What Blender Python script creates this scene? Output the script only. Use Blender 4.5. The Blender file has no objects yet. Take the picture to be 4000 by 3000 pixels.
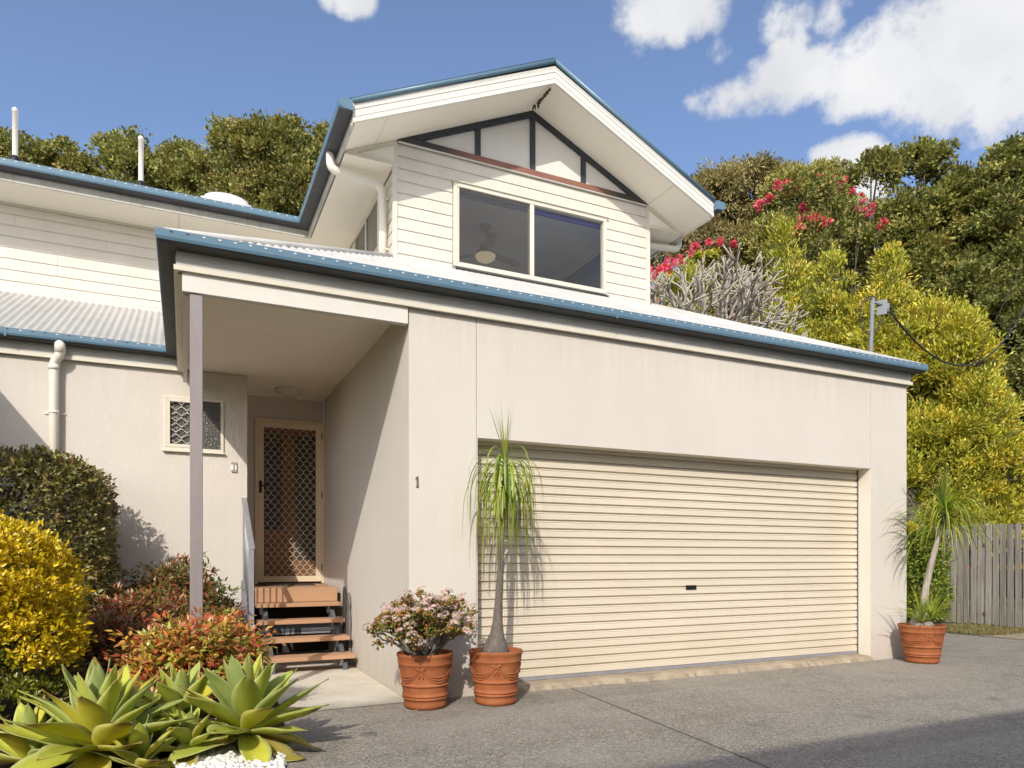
import bpy, bmesh, math, random
import numpy as np
from mathutils import Vector, Matrix
R = math.radians
SC = bpy.context.scene
COL = SC.collection

# ------------------------------------------------------------------ camera
cam_d = bpy.data.cameras.new("camera")
cam = bpy.data.objects.new("camera", cam_d); COL.objects.link(cam)
cam.location = (-1.678, -5.6, 1.18)
cam.rotation_euler = (R(90), 0, R(-25.05))
cam_d.sensor_width = 36.0
cam_d.lens = 2738.0 / 4000.0 * 36.0
cam_d.shift_y = (2181.6 - 1500.0) / 4000.0
cam_d.clip_start = 0.05
cam_d.clip_end = 2000.0
SC.camera = cam

# ------------------------------------------------------------------ sky
SUN_EL, SUN_AZ = R(34.95), math.atan2(-0.777, -1.201)
world = bpy.data.worlds.new("World"); SC.world = world
world.use_nodes = True
nt = world.node_tree; nt.nodes.clear()
def wn(t, **k):
    n = nt.nodes.new(t)
    for a, b in k.items(): setattr(n, a, b)
    return n
def wl(a, b): nt.links.new(a, b)
def wmath(op, a, b=None, c=None, clamp=False):
    n = wn('ShaderNodeMath', operation=op); n.use_clamp = clamp
    for i, v in enumerate((a, b, c)):
        if v is None: continue
        if isinstance(v, (int, float)): n.inputs[i].default_value = v
        else: wl(v, n.inputs[i])
    return n.outputs[0]
sky = wn('ShaderNodeTexSky'); sky.sky_type = 'NISHITA'; sky.sun_disc = False
sky.sun_elevation = SUN_EL; sky.sun_rotation = SUN_AZ
sky.altitude = 0; sky.air_density = 0.60; sky.dust_density = 2.0; sky.ozone_density = 1.3
tc = wn('ShaderNodeTexCoord')
def dvec(az_dir, up):            # unit direction from a horizontal direction and a rise
    v = Vector((az_dir[0], az_dir[1], up)); return v.normalized()
nz1 = wn('ShaderNodeTexNoise'); nz1.inputs['Scale'].default_value = 8.0; nz1.inputs['Detail'].default_value = 12.0
nz1.inputs['Roughness'].default_value = 0.62
wl(tc.outputs['Generated'], nz1.inputs['Vector'])
nz2 = wn('ShaderNodeTexNoise'); nz2.inputs['Scale'].default_value = 22.0; nz2.inputs['Detail'].default_value = 7.0
nz2.inputs['Roughness'].default_value = 0.6
wl(tc.outputs['Generated'], nz2.inputs['Vector'])
# puffs: direction (x, y, z), half width (rad), half height (rad), weight
PUFFS = [((0.4842, 0.6286, 0.6086), 0.0729, 0.059, 1.1),
         ((0.623, 0.5714, 0.5342), 0.1214, 0.0373, 1.3),
         ((0.6854, 0.5023, 0.5271), 0.1145, 0.059, 1.4),
         ((0.7237, 0.4457, 0.527), 0.1214, 0.0993, 1.5),
         ((0.7721, 0.3794, 0.5098), 0.1492, 0.118, 1.5),
         ((0.5845, 0.6133, 0.5313), 0.0729, 0.0279, 1.2),
         ((0.6083, 0.5721, 0.5502), 0.0347, 0.0341, 0.95),
         ((0.5445, 0.645, 0.5362), 0.0416, 0.0217, 0.8),
         ((0.5872, 0.5592, 0.5852), 0.0382, 0.0373, 0.55),
         ((0.6291, 0.5324, 0.5664), 0.0278, 0.0404, 0.5),
         ((0.6827, 0.5638, 0.4649), 0.0486, 0.0233, 1.6),
         ((0.7039, 0.559, 0.4382), 0.0451, 0.0435, 1.8),
         ((0.738, 0.4759, 0.4784), 0.0555, 0.0186, 0.7),
         ((0.1599, 0.7726, 0.6144), 0.0382, 0.0233, 0.8),
         ((0.3443, 0.7162, 0.607), 0.0208, 0.0186, 0.42),
         ((0.4291, 0.6943, 0.5778), 0.0173, 0.0217, 0.4),
         ((0.7969, 0.426, 0.4284), 0.0763, 0.0186, 0.5),
         ((0.5415, 0.6198, 0.568), 0.0243, 0.0186, 0.6),
         ((-0.6473, -0.6648, 0.3729), 0.391, 0.213, 1.0),  # from this row on: clouds outside the view, added to brighten shaded areas
         ((0.6727, -0.7231, 0.1568), 0.313, 0.124, 1.25),
         ((0.6045, -0.7253, 0.3294), 0.263, 0.092, 1.25),
         ((0.8723, -0.2199, 0.4366), 0.273, 0.161, 0.98),
         ((-0.7451, 0.3357, 0.5763), 0.252, 0.111, 1.02),
         ((-0.9272, -0.3246, 0.1869), 0.25, 0.149, 0.91),
         ((-0.9545, -0.0014, 0.2981), 0.306, 0.151, 0.9),
         ((0.6932, -0.4671, 0.549), 0.259, 0.139, 1.22),
         ((-0.765, 0.6302, 0.1327), 0.278, 0.133, 1.05),
         ((0.8984, -0.3718, 0.2337), 0.353, 0.187, 1.02),
         ((0.0959, -0.9375, 0.3346), 0.246, 0.131, 1.04),
         ((0.9387, -0.0012, 0.3448), 0.384, 0.167, 0.98),
         ((0.9221, -0.2667, 0.2805), 0.416, 0.193, 1.1),
         ((-0.8878, -0.1151, 0.4457), 0.402, 0.152, 1.23),
         ((-0.1445, -0.7152, 0.6838), 0.272, 0.129, 1.11),
         ((-0.2815, -0.9031, 0.3244), 0.365, 0.188, 1.2),
         ((0.6792, -0.5869, 0.4407), 0.288, 0.171, 1.19),
         ((0.1426, -0.8751, 0.4625), 0.323, 0.179, 1.16),
         ((-0.7689, 0.2371, 0.5938), 0.303, 0.17, 1.25),
         ((-0.8311, -0.3393, 0.4407), 0.335, 0.131, 1.23),
         ((0.7066, -0.2427, 0.6647), 0.37, 0.132, 0.96),
         ((0.3398, -0.8751, 0.3446), 0.354, 0.127, 1.09),
         ((0.921, 0.1386, 0.364), 0.414, 0.195, 1.12),
         ((0.4909, -0.8358, 0.2457), 0.346, 0.142, 1.26),
         ((-0.6954, 0.6239, 0.3567), 0.339, 0.144, 1.02),
         ((-0.0709, -0.8918, 0.4468), 0.387, 0.176, 1.23),
         ((-0.7246, -0.5822, 0.3687), 0.341, 0.201, 1.29)]
field = None
for (d, hw, hh, wgt) in PUFFS:
    d = Vector(d).normalized()
    rt = Vector((d.y, -d.x, 0)).normalized(); up = rt.cross(d)
    a = wn('ShaderNodeVectorMath', operation='DOT_PRODUCT'); wl(tc.outputs['Generated'], a.inputs[0]); a.inputs[1].default_value = tuple(rt / hw)
    b = wn('ShaderNodeVectorMath', operation='DOT_PRODUCT'); wl(tc.outputs['Generated'], b.inputs[0]); b.inputs[1].default_value = tuple(up / hh)
    f = wn('ShaderNodeVectorMath', operation='DOT_PRODUCT'); wl(tc.outputs['Generated'], f.inputs[0]); f.inputs[1].default_value = tuple(d)
    r2 = wmath('ADD', wmath('MULTIPLY', a.outputs['Value'], a.outputs['Value']), wmath('MULTIPLY', b.outputs['Value'], b.outputs['Value']))
    g = wmath('SUBTRACT', 1.0, r2, clamp=True)
    g = wmath('MULTIPLY', g, wmath('GREATER_THAN', f.outputs['Value'], 0.0))
    g = wmath('MULTIPLY', g, wgt)
    field = g if field is None else wmath('MAXIMUM', field, g)
dens = wmath('ADD', wmath('ADD', field, wmath('MULTIPLY', wmath('SUBTRACT', nz1.outputs['Fac'], 0.5), 3.3)),
             wmath('MULTIPLY', wmath('SUBTRACT', nz2.outputs['Fac'], 0.5), 1.6))
dens = wmath('MULTIPLY', dens, wmath('GREATER_THAN', field, 0.001))
mr = wn('ShaderNodeMapRange'); mr.interpolation_type = 'SMOOTHSTEP'
mr.inputs['From Min'].default_value = 0.16; mr.inputs['From Max'].default_value = 0.95
wl(dens, mr.inputs['Value'])
edge = wmath('MULTIPLY', field, 3.2, clamp=True)
alpha = wmath('MULTIPLY', wmath('MULTIPLY', mr.outputs['Result'], edge), 0.97)
ctone = wn('ShaderNodeValToRGB')
ctone.color_ramp.elements[0].position = 0.3; ctone.color_ramp.elements[0].color = (2.55, 2.6, 2.72, 1)
ctone.color_ramp.elements[1].position = 0.7; ctone.color_ramp.elements[1].color = (3.35, 3.35, 3.36, 1)
nz3 = wn('ShaderNodeTexNoise'); nz3.inputs['Scale'].default_value = 9.0; nz3.inputs['Detail'].default_value = 6.0
wl(tc.outputs['Generated'], nz3.inputs['Vector'])
wl(nz3.outputs['Fac'], ctone.inputs['Fac'])
mix = wn('ShaderNodeMix', data_type='RGBA')
wl(alpha, mix.inputs['Factor']); wl(sky.outputs['Color'], mix.inputs['A']); wl(ctone.outputs['Color'], mix.inputs['B'])
bg = wn('ShaderNodeBackground'); bg.inputs['Strength'].default_value = 0.15
wl(mix.outputs['Result'], bg.inputs['Color'])
wo = wn('ShaderNodeOutputWorld'); wl(bg.outputs['Background'], wo.inputs['Surface'])

# ------------------------------------------------------------------ sun
sd = bpy.data.lights.new("sun", 'SUN'); sun = bpy.data.objects.new("sun", sd); COL.objects.link(sun)
sd.energy = 2.0; sd.angle = R(0.53); sd.color = (1.0, 0.93, 0.82)
sun.rotation_euler = Vector((0.777, 1.201, -1.0)).to_track_quat('-Z', 'Y').to_euler()
sun.location = (-8, -12, 12)

# ------------------------------------------------------------------ exposure
SC.view_settings.view_transform = 'Standard'; SC.view_settings.look = 'None'
SC.view_settings.exposure = 0.91; SC.view_settings.gamma = 1.0
SC.view_settings.use_curve_mapping = False
SC.render.engine = 'CYCLES'
SC.cycles.max_bounces = 10; SC.cycles.diffuse_bounces = 7; SC.cycles.glossy_bounces = 3
SC.cycles.transparent_max_bounces = 10; SC.cycles.transmission_bounces = 4
SC.cycles.use_denoising = True
SC.cycles.caustics_reflective = False; SC.cycles.caustics_refractive = False

# ------------------------------------------------------------------ helpers
def wloc(o):
    v = Vector((0, 0, 0))
    while o is not None: v += o.location; o = o.parent
    return v

class MB:
    """collects vertices and faces; build() links them as one mesh object"""
    def __init__(self): self.v = []; self.f = []; self.m = []; self.mi = 0; self.sm = []; self.smooth = False
    def add(self, vs, fs):
        o = len(self.v); self.v += [tuple(p) for p in vs]
        for q in fs: self.f.append(tuple(i + o for i in q)); self.m.append(self.mi); self.sm.append(self.smooth)
        return self
    def box(self, x0, y0, z0, x1, y1, z1):
        vs = [(x0,y0,z0),(x1,y0,z0),(x1,y1,z0),(x0,y1,z0),(x0,y0,z1),(x1,y0,z1),(x1,y1,z1),(x0,y1,z1)]
        return self.add(vs, [(3,2,1,0),(4,5,6,7),(0,1,5,4),(1,2,6,5),(2,3,7,6),(3,0,4,7)])
    def prism(self, poly, axis, a, b):
        """poly: 2D points, extruded along axis from a to b. axis y: (x,z); axis x: (y,z); axis z: (x,y)"""
        n = len(poly)
        def pt(p, t):
            if axis == 'y': return (p[0], t, p[1])
            if axis == 'x': return (t, p[0], p[1])
            return (p[0], p[1], t)
        vs = [pt(p, a) for p in poly] + [pt(p, b) for p in poly]
        fs = [tuple(range(n)), tuple(range(2*n-1, n-1, -1))]
        for i in range(n): j = (i+1) % n; fs.append((i, i+n, j+n, j))
        return self.add(vs, fs)
    def tube(self, pts, rad, n=8, caps=True):
        pts = [Vector(p) for p in pts]; m = len(pts)
        if isinstance(rad, (int, float)): rad = [rad]*m
        vs = []; prev = None
        for i, p in enumerate(pts):
            t = (pts[min(i+1, m-1)] - pts[max(i-1, 0)])
            t = t.normalized() if t.length > 1e-9 else Vector((0,0,1))
            if prev is None:
                a = t.orthogonal().normalized()
            else:
                a = prev - t * prev.dot(t)
                a = a.normalized() if a.length > 1e-6 else t.orthogonal().normalized()
            prev = a; b = t.cross(a)
            for k in range(n):
                an = 2*math.pi*k/n
                vs.append(p + (a*math.cos(an) + b*math.sin(an))*rad[i])
        fs = []
        for i in range(m-1):
            for k in range(n):
                k2 = (k+1) % n
                fs.append((i*n+k, i*n+k2, (i+1)*n+k2, (i+1)*n+k))
        if caps:
            fs.append(tuple(range(n-1, -1, -1))); fs.append(tuple((m-1)*n+k for k in range(n)))
        s = self.smooth; self.smooth = True; self.add(vs, fs); self.smooth = s
        return self
    def lathe(self, cx, cy, prof, n=40, squash=None):
        """prof: (r, z) list, around the vertical at cx, cy"""
        vs = []; m = len(prof)
        for (r, z) in prof:
            for k in range(n):
                a = 2*math.pi*k/n; vs.append((cx+r*math.cos(a), cy+r*math.sin(a), z))
        fs = []
        for i in range(m-1):
            for k in range(n):
                k2 = (k+1) % n; fs.append((i*n+k, i*n+k2, (i+1)*n+k2, (i+1)*n+k))
        s = self.smooth; self.smooth = True; self.add(vs, fs); self.smooth = s
        return self
    def ell(self, c, r, n=10, m=6, mat=None):
        vs = []; fs = []
        for i in range(m+1):
            ph = math.pi*i/m
            for k in range(n):
                a = 2*math.pi*k/n
                p = Vector((r[0]*math.sin(ph)*math.cos(a), r[1]*math.sin(ph)*math.sin(a), r[2]*math.cos(ph)))
                if mat is not None: p = mat @ p
                vs.append(p + Vector(c))
        for i in range(m):
            for k in range(n):
                k2 = (k+1) % n; fs.append((i*n+k, (i+1)*n+k, (i+1)*n+k2, i*n+k2))
        s = self.smooth; self.smooth = True; self.add(vs, fs); self.smooth = s
        return self
    def sweep(self, path, sec, closed=True):
        """path: XY points; sec: (d, z) with d to the right of travel; mitred corners"""
        P = [Vector((p[0], p[1])) for p in path]; n = len(sec); vs = []
        for i, p in enumerate(P):
            d0 = (P[i]-P[i-1]).normalized() if i > 0 else None
            d1 = (P[i+1]-P[i]).normalized() if i < len(P)-1 else None
            n0 = Vector((d0.y, -d0.x)) if d0 else None; n1 = Vector((d1.y, -d1.x)) if d1 else None
            if n0 is None: o = n1
            elif n1 is None: o = n0
            else: o = (n0+n1) / (1.0 + n0.dot(n1))
            for (d, z) in sec: vs.append((p.x+o.x*d, p.y+o.y*d, z))
        fs = []
        for i in range(len(P)-1):
            for k in range(n if closed else n-1):
                k2 = (k+1) % n; fs.append((i*n+k, i*n+k2, (i+1)*n+k2, (i+1)*n+k))
        if closed:
            fs.append(tuple(range(n-1, -1, -1))); fs.append(tuple((len(P)-1)*n+k for k in range(n)))
        return self.add(vs, fs)
    def build(self, name, mat, parent=None, label=None, kind=None, bevel=0, fix=True):
        me = bpy.data.meshes.new(name)
        off = wloc(parent) if parent is not None else Vector((0,0,0))
        V = np.array(self.v, dtype=np.float64).reshape(-1, 3) - np.array(off)
        me.from_pydata(V.tolist(), [], self.f)
        mats = mat if isinstance(mat, (list, tuple)) else [mat]
        for m in mats: me.materials.append(m)
        if len(mats) > 1: me.polygons.foreach_set('material_index', self.m)
        me.polygons.foreach_set('use_smooth', self.sm)
        if fix or bevel:
            bm = bmesh.new(); bm.from_mesh(me)
            bmesh.ops.recalc_face_normals(bm, faces=bm.faces)
            if bevel:
                es = [e for e in bm.edges if len(e.link_faces) == 2 and e.calc_face_angle(0) > 0.6]
                bmesh.ops.bevel(bm, geom=es, offset=bevel, segments=1, affect='EDGES', clamp_overlap=True)
            bm.to_mesh(me); bm.free()
        me.update()
        o = bpy.data.objects.new(name, me); COL.objects.link(o)
        if parent is not None: o.parent = parent
        if label: o['label'] = label
        if kind: o['kind'] = kind
        return o

def thing(name, label, cat, loc=(0,0,0), group=None, kind=None):
    o = bpy.data.objects.new(name, None); COL.objects.link(o)
    o.location = loc; o.empty_display_size = 0.1
    o['label'] = label; o['category'] = cat
    if group: o['group'] = group
    if kind: o['kind'] = kind
    return o
def tag(o, label, cat=None, group=None, kind=None):
    o['label'] = label
    if cat: o['category'] = cat
    if group: o['group'] = group
    if kind: o['kind'] = kind
    return o
def dup(o, parent=None, loc=None):
    c = o.copy(); COL.objects.link(c)
    if parent is not None: c.parent = parent
    if loc is not None: c.location = loc
    return c
def copy_tree(o, parent=None):
    c = o.copy(); COL.objects.link(c)
    if parent is not None: c.parent = parent
    for ch in list(o.children): copy_tree(ch, c)
    return c

# ------------------------------------------------------------------ materials
class NT:
    def __init__(self, name):
        self.m = bpy.data.materials.new(name); self.m.use_nodes = True
        self.t = self.m.node_tree; self.t.nodes.clear()
        self.out = self.t.nodes.new('ShaderNodeOutputMaterial')
        self.b = self.t.nodes.new('ShaderNodeBsdfPrincipled')
        self.t.links.new(self.b.outputs[0], self.out.inputs['Surface'])
        self.pos = None
    def n(self, t, **k):
        x = self.t.nodes.new(t)
        for a, b in k.items(): setattr(x, a, b)
        return x
    def l(self, a, b): self.t.links.new(a, b)
    def coord(self, scale=(1,1,1), rot=(0,0,0)):
        if self.pos is None: self.pos = self.n('ShaderNodeNewGeometry').outputs['Position']
        mp = self.n('ShaderNodeMapping'); mp.inputs['Scale'].default_value = scale; mp.inputs['Rotation'].default_value = rot
        self.l(self.pos, mp.inputs['Vector']); return mp.outputs[0]
    def noise(self, scale=(1,1,1), s=1.0, detail=4.0, rough=0.55, dist=0.0):
        x = self.n('ShaderNodeTexNoise'); self.l(self.coord(scale), x.inputs['Vector'])
        x.inputs['Scale'].default_value = s; x.inputs['Detail'].default_value = detail
        x.inputs['Roughness'].default_value = rough; x.inputs['Distortion'].default_value = dist
        return x.outputs['Fac']
    def vor(self, scale=(1,1,1), s=1.0, feature='F1'):
        x = self.n('ShaderNodeTexVoronoi', feature=feature); self.l(self.coord(scale), x.inputs['Vector'])
        x.inputs['Scale'].default_value = s; return x
    def ramp(self, fac, stops):
        x = self.n('ShaderNodeValToRGB'); cr = x.color_ramp
        while len(cr.elements) < len(stops): cr.elements.new(0.5)
        for e, (p, c) in zip(cr.elements, stops): e.position = p; e.color = (*c, 1) if len(c) == 3 else c
        self.l(fac, x.inputs['Fac']); return x.outputs['Color']
    def rng(self, v, a, b, c=0.0, d=1.0):
        x = self.n('ShaderNodeMapRange'); self.l(v, x.inputs['Value'])
        for k, q in zip(('From Min','From Max','To Min','To Max'), (a,b,c,d)): x.inputs[k].default_value = q
        return x.outputs['Result']
    def mix(self, fac, a, b, mode='MIX'):
        x = self.n('ShaderNodeMix', data_type='RGBA', blend_type=mode)
        for k, v in (('Factor', fac), ('A', a), ('B', b)):
            if isinstance(v, (int, float)): x.inputs[k].default_value = v
            elif isinstance(v, tuple): x.inputs[k].default_value = (*v, 1) if len(v) == 3 else v
            else: self.l(v, x.inputs[k])
        return x.outputs['Result']
    def math(self, op, a, b=None):
        x = self.n('ShaderNodeMath', operation=op)
        for i, v in enumerate((a, b)):
            if v is None: continue
            if isinstance(v, (int, float)): x.inputs[i].default_value = v
            else: self.l(v, x.inputs[i])
        return x.outputs[0]
    def color(self, c):
        if isinstance(c, tuple): self.b.inputs['Base Color'].default_value = (*c, 1)
        else: self.l(c, self.b.inputs['Base Color'])
        return self
    def set(self, rough=0.6, metal=0.0, spec=0.5):
        self.b.inputs['Roughness'].default_value = rough; self.b.inputs['Metallic'].default_value = metal
        self.b.inputs['Specular IOR Level'].default_value = spec; return self
    def bump(self, h, strength=0.3, dist=0.01):
        x = self.n('ShaderNodeBump'); x.inputs['Strength'].default_value = strength; x.inputs['Distance'].default_value = dist
        self.l(h, x.inputs['Height']); self.l(x.outputs[0], self.b.inputs['Normal']); return self

def painted(name, c, rough=0.5, var=0.07, spec=0.4, stain=None, grain=(3,3,1.2), bump=0.06):
    k = NT(name)
    n1 = k.noise(grain, 1.3, 5, 0.6); n2 = k.noise((1,1,1), 45, 3, 0.6)
    lo = tuple(v*(1-var) for v in c); hi = tuple(min(1, v*(1+var*0.6)) for v in c)
    col = k.ramp(n1, [(0.3, lo), (0.7, hi)])
    if stain: col = k.mix(k.rng(k.noise((6,6,1.1), 2.2, 6, 0.7), 0.56, 0.8, 0, stain[1]), col, stain[0])
    k.color(col).set(rough, 0, spec).bump(n2, bump, 0.004)
    return k.m

def leafmat(name, trans=0.35, rough=0.45, spec=0.35):
    """reads the per-leaf colour kept on the mesh; thin leaf: part of the light passes through"""
    k = NT(name)
    a = k.n('ShaderNodeAttribute'); a.attribute_name = 'leaf_colour'
    hv = k.n('ShaderNodeHueSaturation'); k.l(a.outputs['Color'], hv.inputs['Color'])
    k.l(k.rng(k.noise((1,1,1), 9, 3, 0.6), 0.3, 0.7, 0.85, 1.15), hv.inputs['Value'])
    k.color(hv.outputs[0]).set(rough, 0, spec)
    tr = k.n('ShaderNodeBsdfTranslucent'); mx = k.n('ShaderNodeMixShader'); mx.inputs['Fac'].default_value = trans
    bright = k.mix(1.0, hv.outputs[0], (1.15, 1.2, 0.75), 'MULTIPLY')
    k.l(bright, tr.inputs['Color'])
    k.l(k.b.outputs[0], mx.inputs[1]); k.l(tr.outputs[0], mx.inputs[2]); k.l(mx.outputs[0], k.out.inputs['Surface'])
    return k.m

M = {}
LAMP = 0.30
def mk():
    # textured acrylic render: short vertical trowel drags
    k = NT('wall_render')
    st = k.noise((120,120,26), 1.0, 5, 0.65, 0.5); fine = k.noise((1,1,1), 160, 3, 0.7); big = k.noise((0.6,0.6,0.35), 1.6, 5, 0.6)
    col = k.ramp(big, [(0.25, (0.605,0.565,0.515)), (0.55, (0.645,0.605,0.555)), (0.8, (0.665,0.63,0.58))])
    col = k.mix(k.rng(k.noise((3,3,0.5), 2.0, 6, 0.7), 0.6, 0.85, 0, 0.25), col, (0.52,0.46,0.38))
    sz_ = k.n('ShaderNodeSeparateXYZ'); k.l(k.coord(), sz_.inputs[0])
    sp_ = k.rng(k.math('ADD', sz_.outputs[2], k.math('MULTIPLY', k.noise((2.5,2.5,1.2), 2.0, 6, 0.7), 0.5)), 0.22, 0.62, 0.55, 0.0)
    col = k.mix(sp_, col, (0.47,0.40,0.31))
    col = k.mix(k.rng(k.noise((5,5,0.25), 1.6, 6, 0.7), 0.58, 0.82, 0, 0.30), col, (0.53,0.475,0.40))
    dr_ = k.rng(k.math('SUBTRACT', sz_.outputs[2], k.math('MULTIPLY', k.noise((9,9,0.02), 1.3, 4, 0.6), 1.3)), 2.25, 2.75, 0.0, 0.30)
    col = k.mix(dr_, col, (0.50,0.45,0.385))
    h = k.math('ADD', k.math('MULTIPLY', k.rng(st, 0.35, 0.6), 0.8), k.math('MULTIPLY', fine, 0.35))
    k.color(col).set(0.85, 0, 0.2).bump(h, 0.42, 0.005); M['render'] = k.m
    M['board'] = painted('weatherboard_paint', (0.665,0.63,0.56), 0.5, 0.05, 0.3, ((0.60,0.50,0.33), 0.4))
    M['trim'] = painted('cream_trim_paint', (0.68,0.64,0.54), 0.45, 0.05, 0.35, ((0.55,0.47,0.33), 0.3))
    M['soffit'] = painted('soffit_paint', (0.86,0.815,0.715), 0.7, 0.03, 0.2, None, (1,1,1))
    M['white'] = painted('white_paint', (0.68,0.66,0.61), 0.45, 0.03)
    M['pvc'] = painted('pvc_pipe', (0.78,0.75,0.66), 0.35, 0.03, 0.5)
    k = NT('grey_fascia')
    col = k.ramp(k.noise((2,2,2), 1.5, 4), [(0.3,(0.47,0.46,0.42)), (0.7,(0.55,0.54,0.50))])
    stv = k.noise((25,25,2.0), 1.0, 6, 0.75)
    col = k.mix(k.rng(stv, 0.6, 0.85, 0, 0.22), col, (0.22,0.20,0.17))
    k.color(col).set(0.5, 0, 0.4); M['fascia'] = k.m
    k = NT('mouldy_fascia')
    col = k.ramp(k.noise((2,2,2), 1.5, 4), [(0.3,(0.44,0.43,0.39)), (0.7,(0.55,0.54,0.49))])
    col = k.mix(k.rng(k.noise((22,22,1.2), 1.0, 8, 0.8), 0.5, 0.8, 0, 0.75), col, (0.13,0.115,0.085))
    k.color(col).set(0.6, 0, 0.3); M['mould'] = k.m
    k = NT('blue_gutter')
    n = k.noise((1.2,1.2,3), 1.8, 5, 0.6)
    col = k.ramp(n, [(0.3,(0.095,0.178,0.250)), (0.7,(0.120,0.212,0.292))])
    col = k.mix(k.rng(k.noise((9,9,3), 1.2, 5, 0.7), 0.62, 0.85, 0, 0.35), col, (0.30,0.37,0.42))
    k.color(col).set(0.36, 0.0, 0.5); M['gutter'] = k.m
    M['gutter_under'] = painted('gutter_underside_shade', (0.062,0.066,0.072), 0.6, 0.25)  # dark grey under the gutters: their shade put into the colour
    k = NT('slot_pale'); k.color((0.66,0.66,0.64)).set(0.6); M['slot'] = k.m
    k = NT('roof_steel')
    n = k.noise((0.8,0.8,0.8), 1.3, 5, 0.6)
    col = k.ramp(n, [(0.3,(0.37,0.37,0.355)), (0.7,(0.46,0.46,0.44))])
    col = k.mix(k.rng(k.noise((9,2.2,2.2), 1.3, 6, 0.75), 0.52, 0.72, 0, 0.55), col, (0.24,0.24,0.23))
    k.color(col).set(0.5, 0.0, 0.4); M['roof'] = k.m
    k = NT('white_roof'); col = k.ramp(k.noise((2,2,2), 2, 5), [(0.3,(0.50,0.495,0.475)), (0.7,(0.62,0.615,0.59))])
    k.color(col).set(0.5); M['roofw'] = k.m
    k = NT('post_steel')
    col = k.ramp(k.noise((4,4,1.3), 1.5, 6, 0.65), [(0.3,(0.255,0.225,0.23)), (0.55,(0.30,0.265,0.262)), (0.75,(0.225,0.228,0.265))])
    k.color(col).set(0.5, 0.15, 0.4); M['post'] = k.m
    k = NT('rail_steel')
    col = k.ramp(k.noise((6,6,2), 1.5, 5, 0.65), [(0.3,(0.27,0.275,0.31)), (0.7,(0.37,0.37,0.395))])
    k.color(col).set(0.45, 0.3, 0.4); M['rail'] = k.m
    M['dark_steel'] = painted('dark_steel', (0.10,0.11,0.13), 0.5, 0.2)
    M['black'] = painted('black_metal', (0.015,0.015,0.016), 0.4, 0.2)
    M['tread'] = painted('tan_tread_paint', (0.46,0.275,0.165), 0.65, 0.08, 0.25, ((0.36,0.20,0.11), 0.4), (1.2,8,8))
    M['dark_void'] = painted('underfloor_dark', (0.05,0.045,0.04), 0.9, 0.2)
    k = NT('roller_door_cream')
    col = k.ramp(k.noise((0.5,1,3), 1.6, 6, 0.65), [(0.3,(0.645,0.58,0.465)), (0.7,(0.705,0.64,0.525))])
    col = k.mix(k.rng(k.noise((9,1,0.8), 1.4, 7, 0.75), 0.55, 0.82, 0, 0.35), col, (0.54,0.46,0.34))
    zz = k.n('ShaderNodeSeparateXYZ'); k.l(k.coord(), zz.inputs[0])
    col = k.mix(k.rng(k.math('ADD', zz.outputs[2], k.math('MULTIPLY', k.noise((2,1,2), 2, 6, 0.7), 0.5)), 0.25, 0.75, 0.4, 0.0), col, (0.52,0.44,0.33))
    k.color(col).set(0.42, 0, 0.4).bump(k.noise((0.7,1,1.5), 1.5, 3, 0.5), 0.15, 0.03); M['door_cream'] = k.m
    M['jamb'] = painted('jamb_cream', (0.78,0.73,0.63), 0.5, 0.04, 0.4, ((0.42,0.36,0.28), 0.25))
    M['frame'] = painted('window_frame_cream', (0.68,0.64,0.55), 0.35, 0.03, 0.5)
    M['screen_frame'] = painted('screen_door_cream', (0.74,0.63,0.46), 0.4, 0.03, 0.45)
    k = NT('door_timber'); n = k.noise((30,30,2.5), 1.2, 5, 0.65)
    k.color(k.ramp(n, [(0.3,(0.16,0.075,0.036)), (0.7,(0.27,0.13,0.062))])).set(0.45); M['door_wood'] = k.m
    k = NT('dark_glass'); k.color((0.045,0.047,0.043)).set(0.08, 0, 0.6)
    k.bump(k.noise((1,1,1), 14, 2, 0.4), 0.05, 0.01); M['dark_glass'] = k.m
    k = NT('obscure_glass'); k.color((0.07,0.068,0.062)).set(0.16, 0, 0.6)
    k.bump(k.noise((1,1,1), 60, 2, 0.5, 1.5), 0.7, 0.008); M['obscure'] = k.m
    # clear glass: most light passes, the rest mirrors the sky
    k = NT('window_glass'); tr = k.n('ShaderNodeBsdfTransparent'); tr.inputs[0].default_value = (0.90,0.92,0.94,1)
    gl = k.n('ShaderNodeBsdfGlossy'); gl.inputs['Roughness'].default_value = 0.02
    ge = k.n('ShaderNodeNewGeometry'); dp = k.n('ShaderNodeVectorMath', operation='DOT_PRODUCT'); k.l(ge.outputs['Normal'], dp.inputs[0]); k.l(ge.outputs['Incoming'], dp.inputs[1])
    fres = k.math('ADD', k.math('MULTIPLY', k.math('POWER', k.math('SUBTRACT', 1.0, k.math('ABSOLUTE', dp.outputs['Value'])), 5.0), 0.96), 0.045)
    mx = k.n('ShaderNodeMixShader'); k.l(fres, mx.inputs[0]); k.l(tr.outputs[0], mx.inputs[1]); k.l(gl.outputs[0], mx.inputs[2])
    k.l(mx.outputs[0], k.out.inputs['Surface']); M['glass'] = k.m
    k = NT('flyscreen'); tr = k.n('ShaderNodeBsdfTransparent'); mx = k.n('ShaderNodeMixShader'); mx.inputs[0].default_value = 0.28
    k.color(k.ramp(k.noise((300,300,12), 1, 3), [(0.4,(0.075,0.075,0.073)), (0.8,(0.13,0.13,0.125))])).set(0.7)
    k.l(k.b.outputs[0], mx.inputs[2]); k.l(tr.outputs[0], mx.inputs[1]); k.l(mx.outputs[0], k.out.inputs['Surface']); M['flyscreen'] = k.m
    M['room'] = painted('room_plaster', (0.86,0.85,0.84), 0.9, 0.02)
    M['blind'] = painted('purple_blind', (0.15,0.13,0.34), 0.7, 0.1)
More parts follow.
